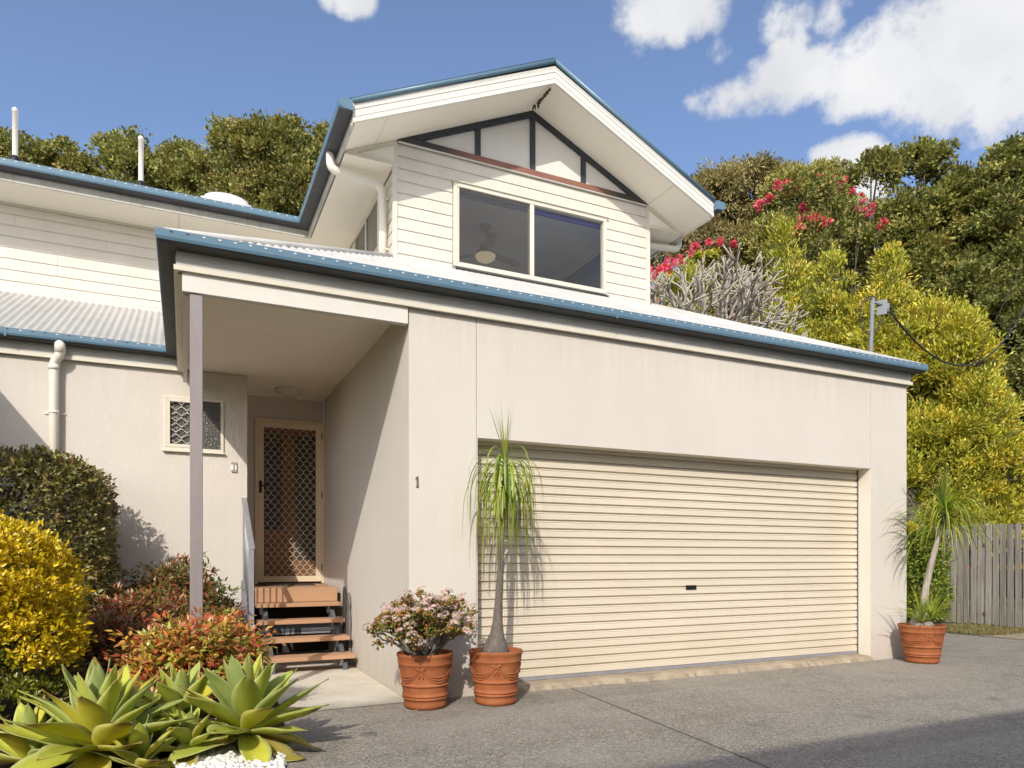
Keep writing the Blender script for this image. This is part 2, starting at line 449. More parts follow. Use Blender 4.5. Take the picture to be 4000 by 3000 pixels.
    M['fan'] = painted('fan_grey', (0.028,0.03,0.04), 0.4, 0.1)
    k = NT('fan_lamp'); k.color((0.60,0.45,0.26)).set(0.3); k.b.inputs['Emission Color'].default_value = (1.0,0.74,0.42,1); k.b.inputs['Emission Strength'].default_value = LAMP; M['fan_lamp'] = k.m
    k = NT('frosted_lamp'); k.color((0.62,0.60,0.52)).set(0.25, 0, 0.5); M['frosted'] = k.m
    k = NT('dark_timber'); n = k.noise((3,20,20), 1.5, 6, 0.65)
    k.color(k.ramp(n, [(0.3,(0.022,0.026,0.034)), (0.7,(0.04,0.046,0.056))])).set(0.6); M['truss'] = k.m
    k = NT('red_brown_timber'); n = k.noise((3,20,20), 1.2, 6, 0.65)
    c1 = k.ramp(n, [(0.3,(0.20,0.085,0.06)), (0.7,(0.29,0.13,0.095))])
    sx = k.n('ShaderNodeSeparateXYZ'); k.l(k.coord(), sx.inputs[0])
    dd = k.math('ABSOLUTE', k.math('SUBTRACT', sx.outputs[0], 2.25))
    f = k.rng(k.math('ADD', dd, k.math('MULTIPLY', n, 0.25)), 0.95, 1.35)  # chord ends: dark paint, with the shadow there put into the colour
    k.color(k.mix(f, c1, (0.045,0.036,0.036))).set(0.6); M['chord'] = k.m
    # exposed aggregate drive
    k = NT('aggregate_drive')
    v = k.vor((1,1,1), 105); sp = k.n('ShaderNodeSeparateColor'); k.l(v.outputs['Color'], sp.inputs[0])
    base = k.ramp(sp.outputs[0], [(0.0,(0.125,0.112,0.091)), (0.4,(0.22,0.20,0.166)), (0.78,(0.315,0.288,0.24)), (1.0,(0.46,0.43,0.365))])
    big = k.noise((0.55,0.9,1), 1.0, 6, 0.62, 0.6); st = k.noise((2.3,1.5,1), 1.3, 7, 0.7, 0.8)
    base = k.mix(k.rng(big, 0.38, 0.62, 0.0, 0.8), base, k.mix(0.55, base, (0.36,0.335,0.29)))
    base = k.mix(k.rng(st, 0.52, 0.72, 0, 0.55), base, k.mix(0.55, base, (0.06,0.056,0.05)))
    base = k.mix(k.rng(k.noise((1,1,1), 35, 5, 0.7), 0.5, 0.75, 0, 0.45), base, (0.075,0.07,0.064))
    base = k.mix(k.rng(k.noise((0.16,1.5,1), 1.0, 4, 0.6, 0.3), 0.54, 0.68, 0, 0.30), base, (0.085,0.076,0.064))
    base = k.mix(k.rng(k.noise((1,1,1), 1.9, 2, 0.4), 0.70, 0.76, 0, 0.4), base, (0.07,0.062,0.052))
    k.color(base).set(0.8, 0, 0.25).bump(k.math('ADD', v.outputs['Distance'], k.math('MULTIPLY', k.noise((1,1,1), 40, 4), 0.8)), 0.5, 0.006); M['drive'] = k.m
    k = NT('joint_filler'); k.color((0.15,0.135,0.11)).set(0.9); M['joint'] = k.m
    k = NT('path_concrete'); n = k.noise((1.5,1.5,1), 1.6, 7, 0.65)
    base = k.ramp(n, [(0.28,(0.50,0.455,0.375)), (0.6,(0.64,0.595,0.505)), (0.8,(0.68,0.64,0.55))])
    sx = k.n('ShaderNodeSeparateXYZ'); k.l(k.coord(), sx.inputs[0])
    dirt = k.rng(k.math('ADD', sx.outputs[1], k.math('MULTIPLY', n, 0.45)), 0.12, 0.52, 0.75, 0.0)
    base = k.mix(dirt, base, (0.22,0.20,0.165))
    k.color(base).set(0.85, 0, 0.2).bump(k.noise((1,1,1), 90, 4, 0.7), 0.25, 0.004); M['path'] = k.m
    k = NT('slab_concrete'); n = k.noise((2,2,2), 2.2, 7, 0.7)
    k.color(k.ramp(n, [(0.3,(0.27,0.22,0.155)), (0.6,(0.39,0.325,0.24)), (0.8,(0.46,0.40,0.31))])).set(0.85, 0, 0.2).bump(k.noise((1,1,1), 30, 6, 0.75), 0.5, 0.015); M['slab'] = k.m
    k = NT('soil'); n = k.noise((1,1,1), 14, 7, 0.75)
    k.color(k.ramp(n, [(0.3,(0.02,0.014,0.009)), (0.7,(0.075,0.05,0.032))])).set(0.95, 0, 0.1).bump(n, 0.8, 0.03); M['soil'] = k.m
    k = NT('ground_grass'); n = k.noise((1,1,1), 3, 8, 0.7)
    k.color(k.ramp(n, [(0.3,(0.06,0.075,0.025)), (0.7,(0.15,0.15,0.06))])).set(0.95, 0, 0.1).bump(n, 0.6, 0.05); M['ground'] = k.m
    k = NT('tan_gravel'); v = k.vor((1,1,1), 55); sp = k.n('ShaderNodeSeparateColor'); k.l(v.outputs['Color'], sp.inputs[0])
    k.color(k.ramp(sp.outputs[0], [(0.0,(0.22,0.17,0.11)), (0.6,(0.38,0.31,0.21)), (1.0,(0.55,0.48,0.37))])).set(0.9, 0, 0.2).bump(v.outputs['Distance'], 0.8, 0.02); M['gravel'] = k.m
    k = NT('white_pebble'); k.color(k.ramp(k.noise((1,1,1), 22, 4), [(0.3,(0.74,0.72,0.68)), (0.7,(0.86,0.85,0.82))])).set(0.5, 0, 0.4); M['pebble'] = k.m
    k = NT('terracotta'); n = k.noise((1,1,0.5), 7, 6, 0.65)
    base = k.ramp(n, [(0.25,(0.22,0.066,0.024)), (0.55,(0.33,0.108,0.040)), (0.8,(0.38,0.14,0.054))])
    base = k.mix(k.rng(k.noise((1,1,1.5), 5, 6, 0.7), 0.54, 0.78, 0, 0.5), base, (0.43,0.19,0.055))
    base = k.mix(k.rng(k.noise((1,1,1), 11, 6, 0.75), 0.60, 0.8, 0, 0.5), base, (0.17,0.075,0.038))
    base = k.mix(k.rng(k.noise((1,1,2.2), 8, 7, 0.8), 0.60, 0.78, 0, 0.32), base, (0.46,0.33,0.24))
    k.color(base).set(0.7, 0, 0.3).bump(k.noise((1,1,1), 120, 3), 0.12, 0.003); M['terra'] = k.m
    k = NT('bark_grey'); n = k.noise((17,17,9), 1.5, 8, 0.75)
    k.color(k.ramp(n, [(0.3,(0.10,0.085,0.072)), (0.7,(0.21,0.185,0.16))])).set(0.9, 0, 0.2).bump(n, 0.8, 0.015); M['bark'] = k.m
    k = NT('bark_pale'); n = k.noise((14,14,6), 1.5, 7, 0.7)
    k.color(k.ramp(n, [(0.3,(0.27,0.24,0.20)), (0.7,(0.47,0.43,0.38))])).set(0.85, 0, 0.2).bump(n, 0.6, 0.01); M['bark_pale'] = k.m
    k = NT('bark_frangipani'); n = k.noise((9,9,9), 1.5, 6, 0.7)
    k.color(k.ramp(n, [(0.3,(0.24,0.21,0.17)), (0.7,(0.50,0.46,0.385))])).set(0.8, 0, 0.25).bump(n, 0.4, 0.01); M['bark_fr'] = k.m
    k = NT('bark_dark'); n = k.noise((10,10,4), 1.5, 7, 0.7)
    k.color(k.ramp(n, [(0.3,(0.05,0.038,0.03)), (0.7,(0.13,0.10,0.08))])).set(0.9, 0, 0.15).bump(n, 0.8, 0.02); M['bark_dark'] = k.m
    M['leaf'] = leafmat('leaf_matt', 0.25, 0.5, 0.25)
    M['leaf_gloss'] = leafmat('leaf_glossy', 0.22, 0.32, 0.5)
    M['petal'] = leafmat('petal', 0.4, 0.6, 0.2)
    M['strap'] = leafmat('strap_leaf', 0.3, 0.4, 0.4)
    k = NT('agave_leaf'); a = k.n('ShaderNodeAttribute'); a.attribute_name = 'leaf_colour'
    n = k.noise((5,5,5), 1.5, 5, 0.6); hv = k.n('ShaderNodeHueSaturation'); k.l(a.outputs['Color'], hv.inputs['Color'])
    k.l(k.rng(n, 0.3, 0.7, 0.88, 1.12), hv.inputs['Value']); k.color(hv.outputs[0]).set(0.6, 0, 0.16)
    tr = k.n('ShaderNodeBsdfTranslucent'); k.l(k.mix(1.0, hv.outputs[0], (1.1,1.15,0.6), 'MULTIPLY'), tr.inputs[0])
    mx = k.n('ShaderNodeMixShader'); mx.inputs[0].default_value = 0.2; k.l(k.b.outputs[0], mx.inputs[1]); k.l(tr.outputs[0], mx.inputs[2]); k.l(mx.outputs[0], k.out.inputs['Surface'])
    M['agave'] = k.m
    k = NT('weathered_paling')
    oi = k.n('ShaderNodeObjectInfo')
    n = k.noise((28,28,1.1), 1.3, 7, 0.7); n2 = k.noise((4,4,0.7), 1.5, 5, 0.65)
    base = k.ramp(n, [(0.28,(0.16,0.145,0.125)), (0.55,(0.34,0.315,0.28)), (0.75,(0.46,0.43,0.39))])
    base = k.mix(k.rng(n2, 0.5, 0.72, 0, 0.5), base, (0.42,0.44,0.37))
    hv = k.n('ShaderNodeHueSaturation'); k.l(base, hv.inputs['Color']); k.l(k.rng(oi.outputs['Random'], 0, 1, 0.72, 1.18), hv.inputs['Value'])
    k.color(hv.outputs[0]).set(0.9, 0, 0.15).bump(n, 0.5, 0.006); M['paling'] = k.m
    M['galv'] = painted('galvanised', (0.22,0.24,0.26), 0.65, 0.12, 0.2)
    M['cable'] = painted('black_cable', (0.03,0.03,0.032), 0.6, 0.2)
    k = NT('grey_driftwood'); n = k.noise((30,30,3), 1.4, 6, 0.7)
    k.color(k.ramp(n, [(0.3,(0.09,0.085,0.08)), (0.7,(0.25,0.235,0.22))])).set(0.9, 0, 0.15).bump(n, 0.8, 0.006); M['drift'] = k.m
    M['navy'] = painted('navy_glaze', (0.02,0.02,0.06), 0.25, 0.1)
    M['tile_white'] = painted('white_glaze', (0.80,0.80,0.78), 0.2, 0.02)
    M['maroon'] = painted('maroon_glaze', (0.13,0.035,0.03), 0.3, 0.2)
    M['bronze'] = painted('bronze_metal', (0.16,0.12,0.06), 0.4, 0.2)
    M['nest'] = painted('mud_nest', (0.12,0.09,0.06), 0.95, 0.3)
    M['red'] = painted('red_tape', (0.65,0.05,0.03), 0.5, 0.05)
    M['yellow'] = painted('yellow_tape', (0.72,0.40,0.03), 0.5, 0.05)
    M['mat'] = painted('door_mat', (0.05,0.05,0.05), 0.95, 0.3)
    M['acrylic'] = painted('skylight_acrylic', (0.75,0.76,0.76), 0.25, 0.03)
    M['dry_leaf'] = painted('dry_leaf', (0.42,0.23,0.12), 0.8, 0.2)
    M['brick'] = painted('neighbour_wall', (0.55,0.50,0.44), 0.85, 0.08)
    M['cover'] = painted('drain_cover_plastic', (0.16,0.15,0.135), 0.7, 0.1)
mk()

# ------------------------------------------------------------------ ground
def sheet(name, poly, z, mat, kind='structure', thick=None):
    b = MB(); n = len(poly)
    if thick: b.prism(poly, 'z', z-thick, z)
    else: b.add([(x,y,z) for x,y in poly], [tuple(range(n))])
    o = b.build(name, mat, None); o['kind'] = kind; return o
sheet('ground', [(-300,-300),(300,-300),(300,300),(-300,300)], -0.06, M['ground'])
sheet('driveway_bed', [(-1.25,-14),(11.0,-14),(11.0,6.0),(6.0,6.0),(6.0,0.3),(-1.25,0.3)], -0.004, M['joint'])
# drive poured in three slabs, open joints between them
dv = bpy.data.objects.new('driveway', None); COL.objects.link(dv); dv['kind'] = 'structure'
g = 0.004
for poly in ([(-1.25,-14),(0.42-g,-14),(1.50-g,-0.03),(1.515-g,0.0),(-1.0,0.0),(-1.165,-1.5),(-1.2,-1.8)],
             [(0.42+g,-14),(11.2,-14),(11.2,-0.8),(9.35,-0.4),(9.25,0.98-g),(6.17,-0.02-g),(1.515+g,-0.02)],
             [(6.17,-0.02+g),(9.25,0.98+g),(9.22,1.35),(9.3,6.0),(6.17,6.0)]):
    MB().add([(x,y,0.0) for x,y in poly], [tuple(range(len(poly)))]).build('driveway_slab', M['drive'], dv)
sheet('path', [(-0.985,-0.06),(-0.02,-0.03),(-0.004,0.03),(-0.004,2.75),(-0.985,2.75)], 0.004, M['path'])
sheet('gravel_strip', [(9.36,-0.42),(11.2,-0.82),(12.4,-0.9),(12.4,1.6),(9.9,1.25),(9.26,1.0)], 0.006, M['gravel'])
# garden bed: a low mound of soil
b = MB(); xs = np.linspace(-6.8,-0.99,40); ys = np.linspace(-1.72,3.05,34)
rs = random.Random(4); vs = []
for y in ys:
    ed = -0.992 + 0.11*min(0, y)
    for q in xs:
        x = -6.8 + (q+6.8)/(6.8-0.99)*(6.8+ed)
        e = min(1, max(0, min((ed-x)/0.30, (y+1.72)/0.3)))
        vs.append((x, y, 0.002 + 0.05*e + rs.uniform(-.012,.012)*e))
nx = len(xs)
b.smooth = True
b.add(vs, [(j*nx+i, j*nx+i+1, (j+1)*nx+i+1, (j+1)*nx+i) for j in range(len(ys)-1) for i in range(nx-1)])
o = b.build('garden_bed', M['soil'], None); o['kind'] = 'structure'

# ------------------------------------------------------------------ house
house = thing('house', 'two-storey cream rendered townhouse with blue gutters and a cream roller garage door', 'house', (0,0,0))
XR, XG = 6.151, 3.975          # right wall of the garage / of the gable wing
YL, YD, YU, YG = 2.99, 3.92, 4.98, 2.15
ZW = 3.275
OX0, OX1, OZ = 0.613, 5.520, 2.222
# garage front: three precast panels with open joints
gw = MB().box(0.02,0.03,0.0,0.60,0.165,ZW).box(5.53,0.03,0.0,XR-0.02,0.165,ZW).box(0.6,0.03,OZ+0.012,5.53,0.165,ZW).build('garage_wall', M['joint'], house)
MB().box(0.0,0.0,-0.03,0.597,0.029,ZW).build('wall_panel', M['render'], gw)
MB().box(0.603,0.0,OZ,5.521,0.029,ZW).build('wall_panel', M['render'], gw)
MB().box(5.527,0.0,-0.03,XR,0.029,ZW).build('wall_panel', M['render'], gw)
MB().box(0.614,0.0295,OZ+0.001,5.519,0.165,OZ+0.011).build('lintel_soffit', M['jamb'], gw)
j = MB().box(5.5215,0.004,0.05,5.5295,0.166,OZ).box(0.6045,0.004,0.05,0.6125,0.166,OZ).build('door_jamb', M['jamb'], gw)
MB().box(0.0005,0.0295,-0.03,0.0195,YD-0.001,ZW).box(0.02,0.1665,-0.03,0.10,YD-0.001,ZW).build('entry_side_wall', M['render'], house)
MB().box(XR-0.1,0.0295,-0.03,XR-0.0005,8.0,ZW).box(-6.8,7.9,0.4,XR-0.101,8.0,ZW).build('side_wall', M['render'], house)
# left lower wall with the small window hole
wx0, wx1, wz0, wz1 = -1.884, -1.275, 2.372, 2.972
lw = MB()
lw.box(-6.8,YL,0.385,wx0,YL+0.1,ZW); lw.box(wx1,YL,0.385,-1.025,YL+0.1,ZW)
lw.box(wx0,YL,0.385,wx1,YL+0.1,wz0); lw.box(wx0,YL,wz1,wx1,YL+0.1,ZW)
lw.box(-1.125,YL+0.101,0.385,-1.025,YD-0.001,ZW)
lw.build('left_wall', M['render'], house)
MB().box(-6.8,YL+0.02,0.30,-1.03,YL+0.09,0.383).build('bearer', M['dark_steel'], house)
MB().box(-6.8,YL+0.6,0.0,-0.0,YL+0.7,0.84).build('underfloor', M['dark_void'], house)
dw = MB(); dw.box(-1.024,YD,0.85,-0.862,YD+0.1,ZW).box(-0.862,YD,2.982,0.0,YD+0.1,ZW)
dw.build('door_wall', M['render'], house)
# porch ceiling: three sheets with fine joints
pc = MB().box(-1.66,0.07,3.305,0.0,YD,3.33).build('porch_ceiling', M['joint'], house)
for (a, b2) in ((0.05,1.358),(1.361,2.60),(2.603,YD)):
    MB().box(-1.65,a,3.283,-0.001,b2,3.304).build('ceiling_sheet', M['soffit'], pc)
MB().box(-0.03,0.06,3.268,-0.002,YD-0.002,3.282).box(-1.02,YD-0.02,3.266,-0.032,YD-0.002,3.282).build('ceiling_moulding', M['soffit'], house)
# porch beam, side beam, post
MB().box(-1.693,-0.018,3.108,-0.012,0.045,3.262).build('porch_beam', M['white'], house, bevel=0.003)
MB().box(-1.69,0.0455,3.10,-1.65,2.83,3.262).box(-1.722,0.03,3.235,-1.6905,2.95,3.268).build('side_beam', M['trim'], house, bevel=0.002)
MB().box(-1.642,-0.004,0.0,-1.556,0.082,3.107).build('porch_post', M['post'], house, bevel=0.004)
# lower fascia and gutter follow the eave round the porch
LP = [(-6.8,2.96),(-1.732,2.96),(-1.732,-0.03),(6.185,-0.03),(6.185,8.0)]
fsec = [(-0.02,3.262),(-0.02,3.42),(0,3.42),(0,3.352),(0.004,3.350),(0.004,3.343),(0,3.341),(0,3.331),(0.004,3.329),(0.004,3.322),(0,3.320),(0,3.288),(0.014,3.284),(0.014,3.252),(0.002,3.248)]
MB().sweep(LP, fsec).build('fascia', M['fascia'], house)
MB().sweep(LP, [(-0.018,3.2475),(0.016,3.2475),(0.016,3.2835),(0.0145,3.2835),(0.0145,3.2515),(-0.018,3.2495)]).build('fascia_lip', M['trim'], house)
def gsec(zt, w=0.13, h=0.088):
    o = [(0.0,zt+0.012),(0.004,zt+0.012),(0.004,zt-h+0.006),(w*0.62,zt-h+0.006),(w*0.85,zt-h+0.02),(w-0.004,zt-h+0.045),(w-0.004,zt-0.008),(w-0.018,zt-0.008),(w-0.018,zt),(w,zt),
         (w,zt-h+0.036),(w*0.95,zt-h+0.016),(w*0.84,zt-h+0.003),(w*0.72,zt-h-0.002),(0.0,zt-h-0.002)]
    return o
def gutter(path, zt, w=0.13, h=0.088, name='gutter'):
    b = MB(); sec = gsec(zt, w, h); n = len(sec)
    b.sweep(path, sec)
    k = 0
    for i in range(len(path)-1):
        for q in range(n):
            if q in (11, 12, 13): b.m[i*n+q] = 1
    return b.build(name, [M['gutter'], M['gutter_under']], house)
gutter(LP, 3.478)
# flashing strip and rows of slots in the gutter faces
def slots(name, x0, x1, y, z, step, parent, dark=()):
    b = MB(); n = int((x1-x0)/step)
    for i in range(n+1):
        x = x0 + i*step
        b.mi = 1 if i in dark else 0
        ring = [(x+0.012*math.cos(t), y, z+0.0048*math.sin(t)) for t in [2*math.pi*k/10 for k in range(10)]]
        b.add(ring, [tuple(range(10))])
    return b.build(name, [M['slot'], M['black']], parent, kind='stuff')
slots('overflow_slots', -1.76, 6.2, -0.1615, 3.462, 0.104, house, dark=(0,1,22))
slots('overflow_slots', -6.7, -1.9, 2.8285, 3.462, 0.104, house, dark=(33,35,36,38,43))

# corrugated roof faces: u runs along the eave, v up the slope
def corr(b, p0, u, v, length, V, slope, left=None, right=None, amp=0.009, pitch=0.0762, per=6):
    n = int(length/(pitch/per)); cols = []
    ext_l = V if left == 'valley' else 0; ext_r = V if right == 'valley' else 0
    for i in range(-int(ext_l/(pitch/per)), n+1+int(ext_r/(pitch/per))):
        s = i*pitch/per; lo, hi = 0.0, V
        if left == 'hip': hi = min(hi, max(s, 0))
        if right == 'hip': hi = min(hi, max(length-s, 0))
        if left == 'valley' and s < 0: lo = -s
        if right == 'valley' and s > length: lo = s-length
        dz = amp*math.cos(2*math.pi*i/per)
        cols.append([(p0[0]+u[0]*s+v[0]*t, p0[1]+u[1]*s+v[1]*t, p0[2]+slope*t+dz) for t in (lo, max(hi, lo))])
    vs = [p for c in cols for p in c]
    sm = b.smooth; b.smooth = True
    b.add(vs, [(2*i, 2*i+2, 2*i+3, 2*i+1) for i in range(len(cols)-1)]); b.smooth = sm
    return b
SL = 0.495
def roofpart(name, mat, **k):
    b = MB(); corr(b, **k); return b.build(name, mat, house, fix=False)
roofpart('lower_roof', M['roofw'], p0=(-1.80,-0.10,3.468), u=(1,0), v=(0,1), length=8.05, V=2.245, slope=SL, left='hip', right='hip')
roofpart('lower_roof', M['roofw'], p0=(-1.80,2.89,3.468), u=(0,-1), v=(1,0), length=2.99, V=2.24, slope=SL, left='valley', right='hip')
roofpart('lower_roof', M['roof'], p0=(-6.8,2.89,3.468), u=(1,0), v=(0,1), length=5.0, V=2.085, slope=SL, right='valley')
roofpart('lower_roof', M['roofw'], p0=(6.25,-0.10,3.468), u=(0,1), v=(-1,0), length=8.1, V=2.245, slope=SL, left='hip')
# hip cap and fixing screws on the lower roof
MB().tube([(-1.80,-0.10,3.478),(0.43,2.13,4.582)], 0.03, 6).build('hip_cap', M['roofw'], house)
MB().tube([(6.25,-0.10,3.478),(4.01,2.14,4.582)], 0.03, 6).build('hip_cap', M['roofw'], house)
b = MB(); rs = random.Random(2)
for i in range(60):
    x = -6.7+i*0.0762*1.07
    for yy in (3.05, 3.75, 4.4):
        if i % 3 == 0: b.lathe(round(x/0.0762)*0.0762-0.0152, yy, [(0.0,3.468+SL*(yy-2.89)+0.017),(0.007,3.468+SL*(yy-2.89)+0.014),(0.008,3.468+SL*(yy-2.89)+0.002)], 6)
b.build('roof_screws', M['roof'], house, kind='stuff')

# weatherboards: each board an object, profile with a hollow along its top edge
def board(parent, a0, a1, z, h, face, axis='y', name='weatherboard', t=0.02, sign=-1):
    """axis y: wall plane y=face, boards run in x; axis x: plane x=face, boards run in y. sign: outward direction"""
    hl = min(0.028, h*0.3)
    prof = [(0, z+0.0015), (0, z+h-hl), (-0.004, z+h-hl+0.001), (-0.0095, z+h-hl*0.55), (-0.011, z+h), (-t, z+h), (-t, z+0.0015)]
    b = MB()
    if axis == 'y': b.prism([(face + sign*d, zz) for d, zz in prof], 'x', a0, a1)
    else: b.prism([(face + sign*d, zz) for d, zz in prof], 'y', a0, a1)
    return b.build(name, M['board'], parent)
# upper left wall
uw = MB().box(-6.8,YU+0.021,4.30,0.464,YU+0.10,5.70).build('upper_wall', M['board'], house)
zb = 4.562
rows = [(4.562,0.088)] + [(4.650+0.1392*k, 0.1392) for k in range(7)]
cuts = {0:[-2.15,], 1:[-3.0,-1.5], 2:[-3.15], 3:[-3.15], 4:[-1.2], 5:[-2.6], 6:[-3.6], 7:[-1.9]}
for k, (z, h) in enumerate(rows):
    if z > 5.6: continue
    h = min(h, 5.612-z); xs_ = [-6.8] + cuts.get(k, []) + [0.462]
    for a, b2 in zip(xs_[:-1], xs_[1:]): board(uw, a+0.0015, b2-0.0015, z, h, YU)
MB().box(-6.8,YU-0.022,5.590,0.44,YU-0.001,5.612).build('eave_moulding', M['trim'], uw)
MB().box(-6.8,YU-0.006,4.40,0.46,YU+0.02,4.5605).build('apron_flashing', M['roofw'], uw)
# gable wall
gwall = MB()
gx0, gx1 = 0.465, XG
WX0, WX1, WZ0, WZ1 = 1.181, 3.293, 4.615, 5.603
gwall.box(gx0+0.02,YG+0.021,4.4,WX0,YG+0.10,5.915).box(WX1,YG+0.021,4.4,gx1-0.02,YG+0.10,5.915)
gwall.box(WX0,YG+0.021,4.4,WX1,YG+0.10,WZ0).box(WX0,YG+0.021,WZ1,WX1,YG+0.10,5.915)
gwall = gwall.build('gable_wall', M['board'], house)
rows = [(4.562,0.086)] + [(4.648+0.1385*k, 0.1385) for k in range(10)]
for (z, h) in rows:
    h = min(h, 5.897-z)
    if h < 0.02: continue
    if z < WZ1 and z+h > WZ0:
        if z < WZ0-0.02: z1 = z
        board(gwall, gx0+0.046, WX0-0.012, z, h, YG); board(gwall, WX1+0.012, gx1-0.046, z, h, YG)
        if z+h > WZ1+0.03: board(gwall, WX0-0.011, WX1+0.011, WZ1+0.012, z+h-WZ1-0.012, YG)
        if z < WZ0-0.03: board(gwall, WX0-0.011, WX1+0.011, z, WZ0-z-0.02, YG)
    else: board(gwall, gx0+0.046, gx1-0.046, z, h, YG)
for a in (gx0-0.012, gx1-0.044): MB().box(a,YG-0.012,4.55,a+0.056,YG+0.02,5.90).build('corner_stop', M['board'], gwall, bevel=0.002)
# side walls of the gable wing
sw = MB().box(gx0+0.021,YG+0.101,4.4,gx0+0.10,YU,5.70).build('gable_side_wall', M['board'], house)
for (z, h) in [(4.562,0.086)] + [(4.648+0.1385*k, 0.1385) for k in range(7)]:
    h = min(h, 5.612-z)
    if h > 0.02: board(sw, YG+0.022, YU-0.002, z, h, gx0, axis='x')
MB().box(XG-0.1,YG+0.101,4.4,XG,8.0,5.92).build('gable_side_wall', M['board'], house)
MB().box(gx0-0.03,YG-0.02,4.50,gx1+0.03,YG-0.012,4.561).build('apron_flashing', M['roofw'], gwall)
# horizontal soffits
ZS = 5.615
MB().box(-6.8,4.366,ZS,-0.088,YU+0.02,ZS+0.012).box(-0.0875,2.131,ZS,gx0-0.001,YU+0.02,ZS+0.012).build('eave_soffit', M['soffit'], house)
MB().box(gx1+0.001,2.131,ZS,4.515,8.0,ZS+0.012).build('eave_soffit', M['soffit'], house)
MB().box(-1.75,4.367,ZS-0.004,-1.735,YU-0.002,ZS-0.0005).build('soffit_strip', M['trim'], house)
# upper fascia and gutters: along the left wing, round the inner corner, down the side of the gable wing
UP = [(-6.8,4.355),(-0.125,4.355),(-0.125,1.53)]
MB().sweep([(-6.8,4.365),(-0.115,4.365),(-0.115,1.585)], [(-0.012,5.608),(-0.012,5.80),(0.008,5.80),(0.008,5.70),(0.011,5.698),(0.011,5.692),(0.008,5.690),(0.008,5.640),(0.02,5.636),(0.02,5.604)]).build('upper_fascia', M['mould'], house)
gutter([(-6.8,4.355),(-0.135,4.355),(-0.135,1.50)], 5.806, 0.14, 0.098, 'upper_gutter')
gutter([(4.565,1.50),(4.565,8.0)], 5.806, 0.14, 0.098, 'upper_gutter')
MB().sweep([(4.545,1.585),(4.545,8.0)], [(-0.012,5.608),(-0.012,5.80),(0.008,5.80),(0.008,5.604)]).build('upper_fascia', M['trim'], house)
# stop ends of the side gutters
def stop_end(x0, x1):
    s = 1 if x1 > x0 else -1
    return MB().prism([(x0,5.82),(x1,5.808),(x1,5.76),(x1-s*0.012,5.735),(x1-s*0.04,5.716),(x0+s*0.03,5.708),(x0,5.708)], 'y', 1.494, 1.4985).build('gutter_stop_end', M['gutter'], house)
stop_end(-0.136,-0.277); stop_end(4.566,4.707)
slots('overflow_slots', -6.7, -0.3, 4.2135, 5.790, 0.112, house)
# upper roof
RX, SG = 2.215, 0.4766
b = MB(); corr(b, (-0.23,1.56,5.822), (0,1), (1,0), 7.0, 2.445, SG, amp=0.008); b.build('gable_roof', M['roofw'], house, fix=False)
b = MB(); corr(b, (4.66,1.56,5.822), (0,1), (-1,0), 7.0, 2.445, SG, amp=0.008); b.build('gable_roof', M['roofw'], house, fix=False)
b = MB(); corr(b, (-6.8,4.27,5.822), (1,0), (0,1), 6.57, 3.3, 0.458, right='valley', amp=0.008); b.build('main_roof', M['roofw'], house, fix=False)
b = MB(); b.add([(-6.8,7.57,7.335),(2.2,7.57,7.335),(2.2,10.9,5.82),(-6.8,10.9,5.82)], [(0,1,2,3)]); b.build('main_roof', M['roofw'], house)
MB().tube([(2.215,1.60,6.948),(2.215,8.5,6.948)], 0.035, 8).build('ridge_cap', M['gutter'], house)
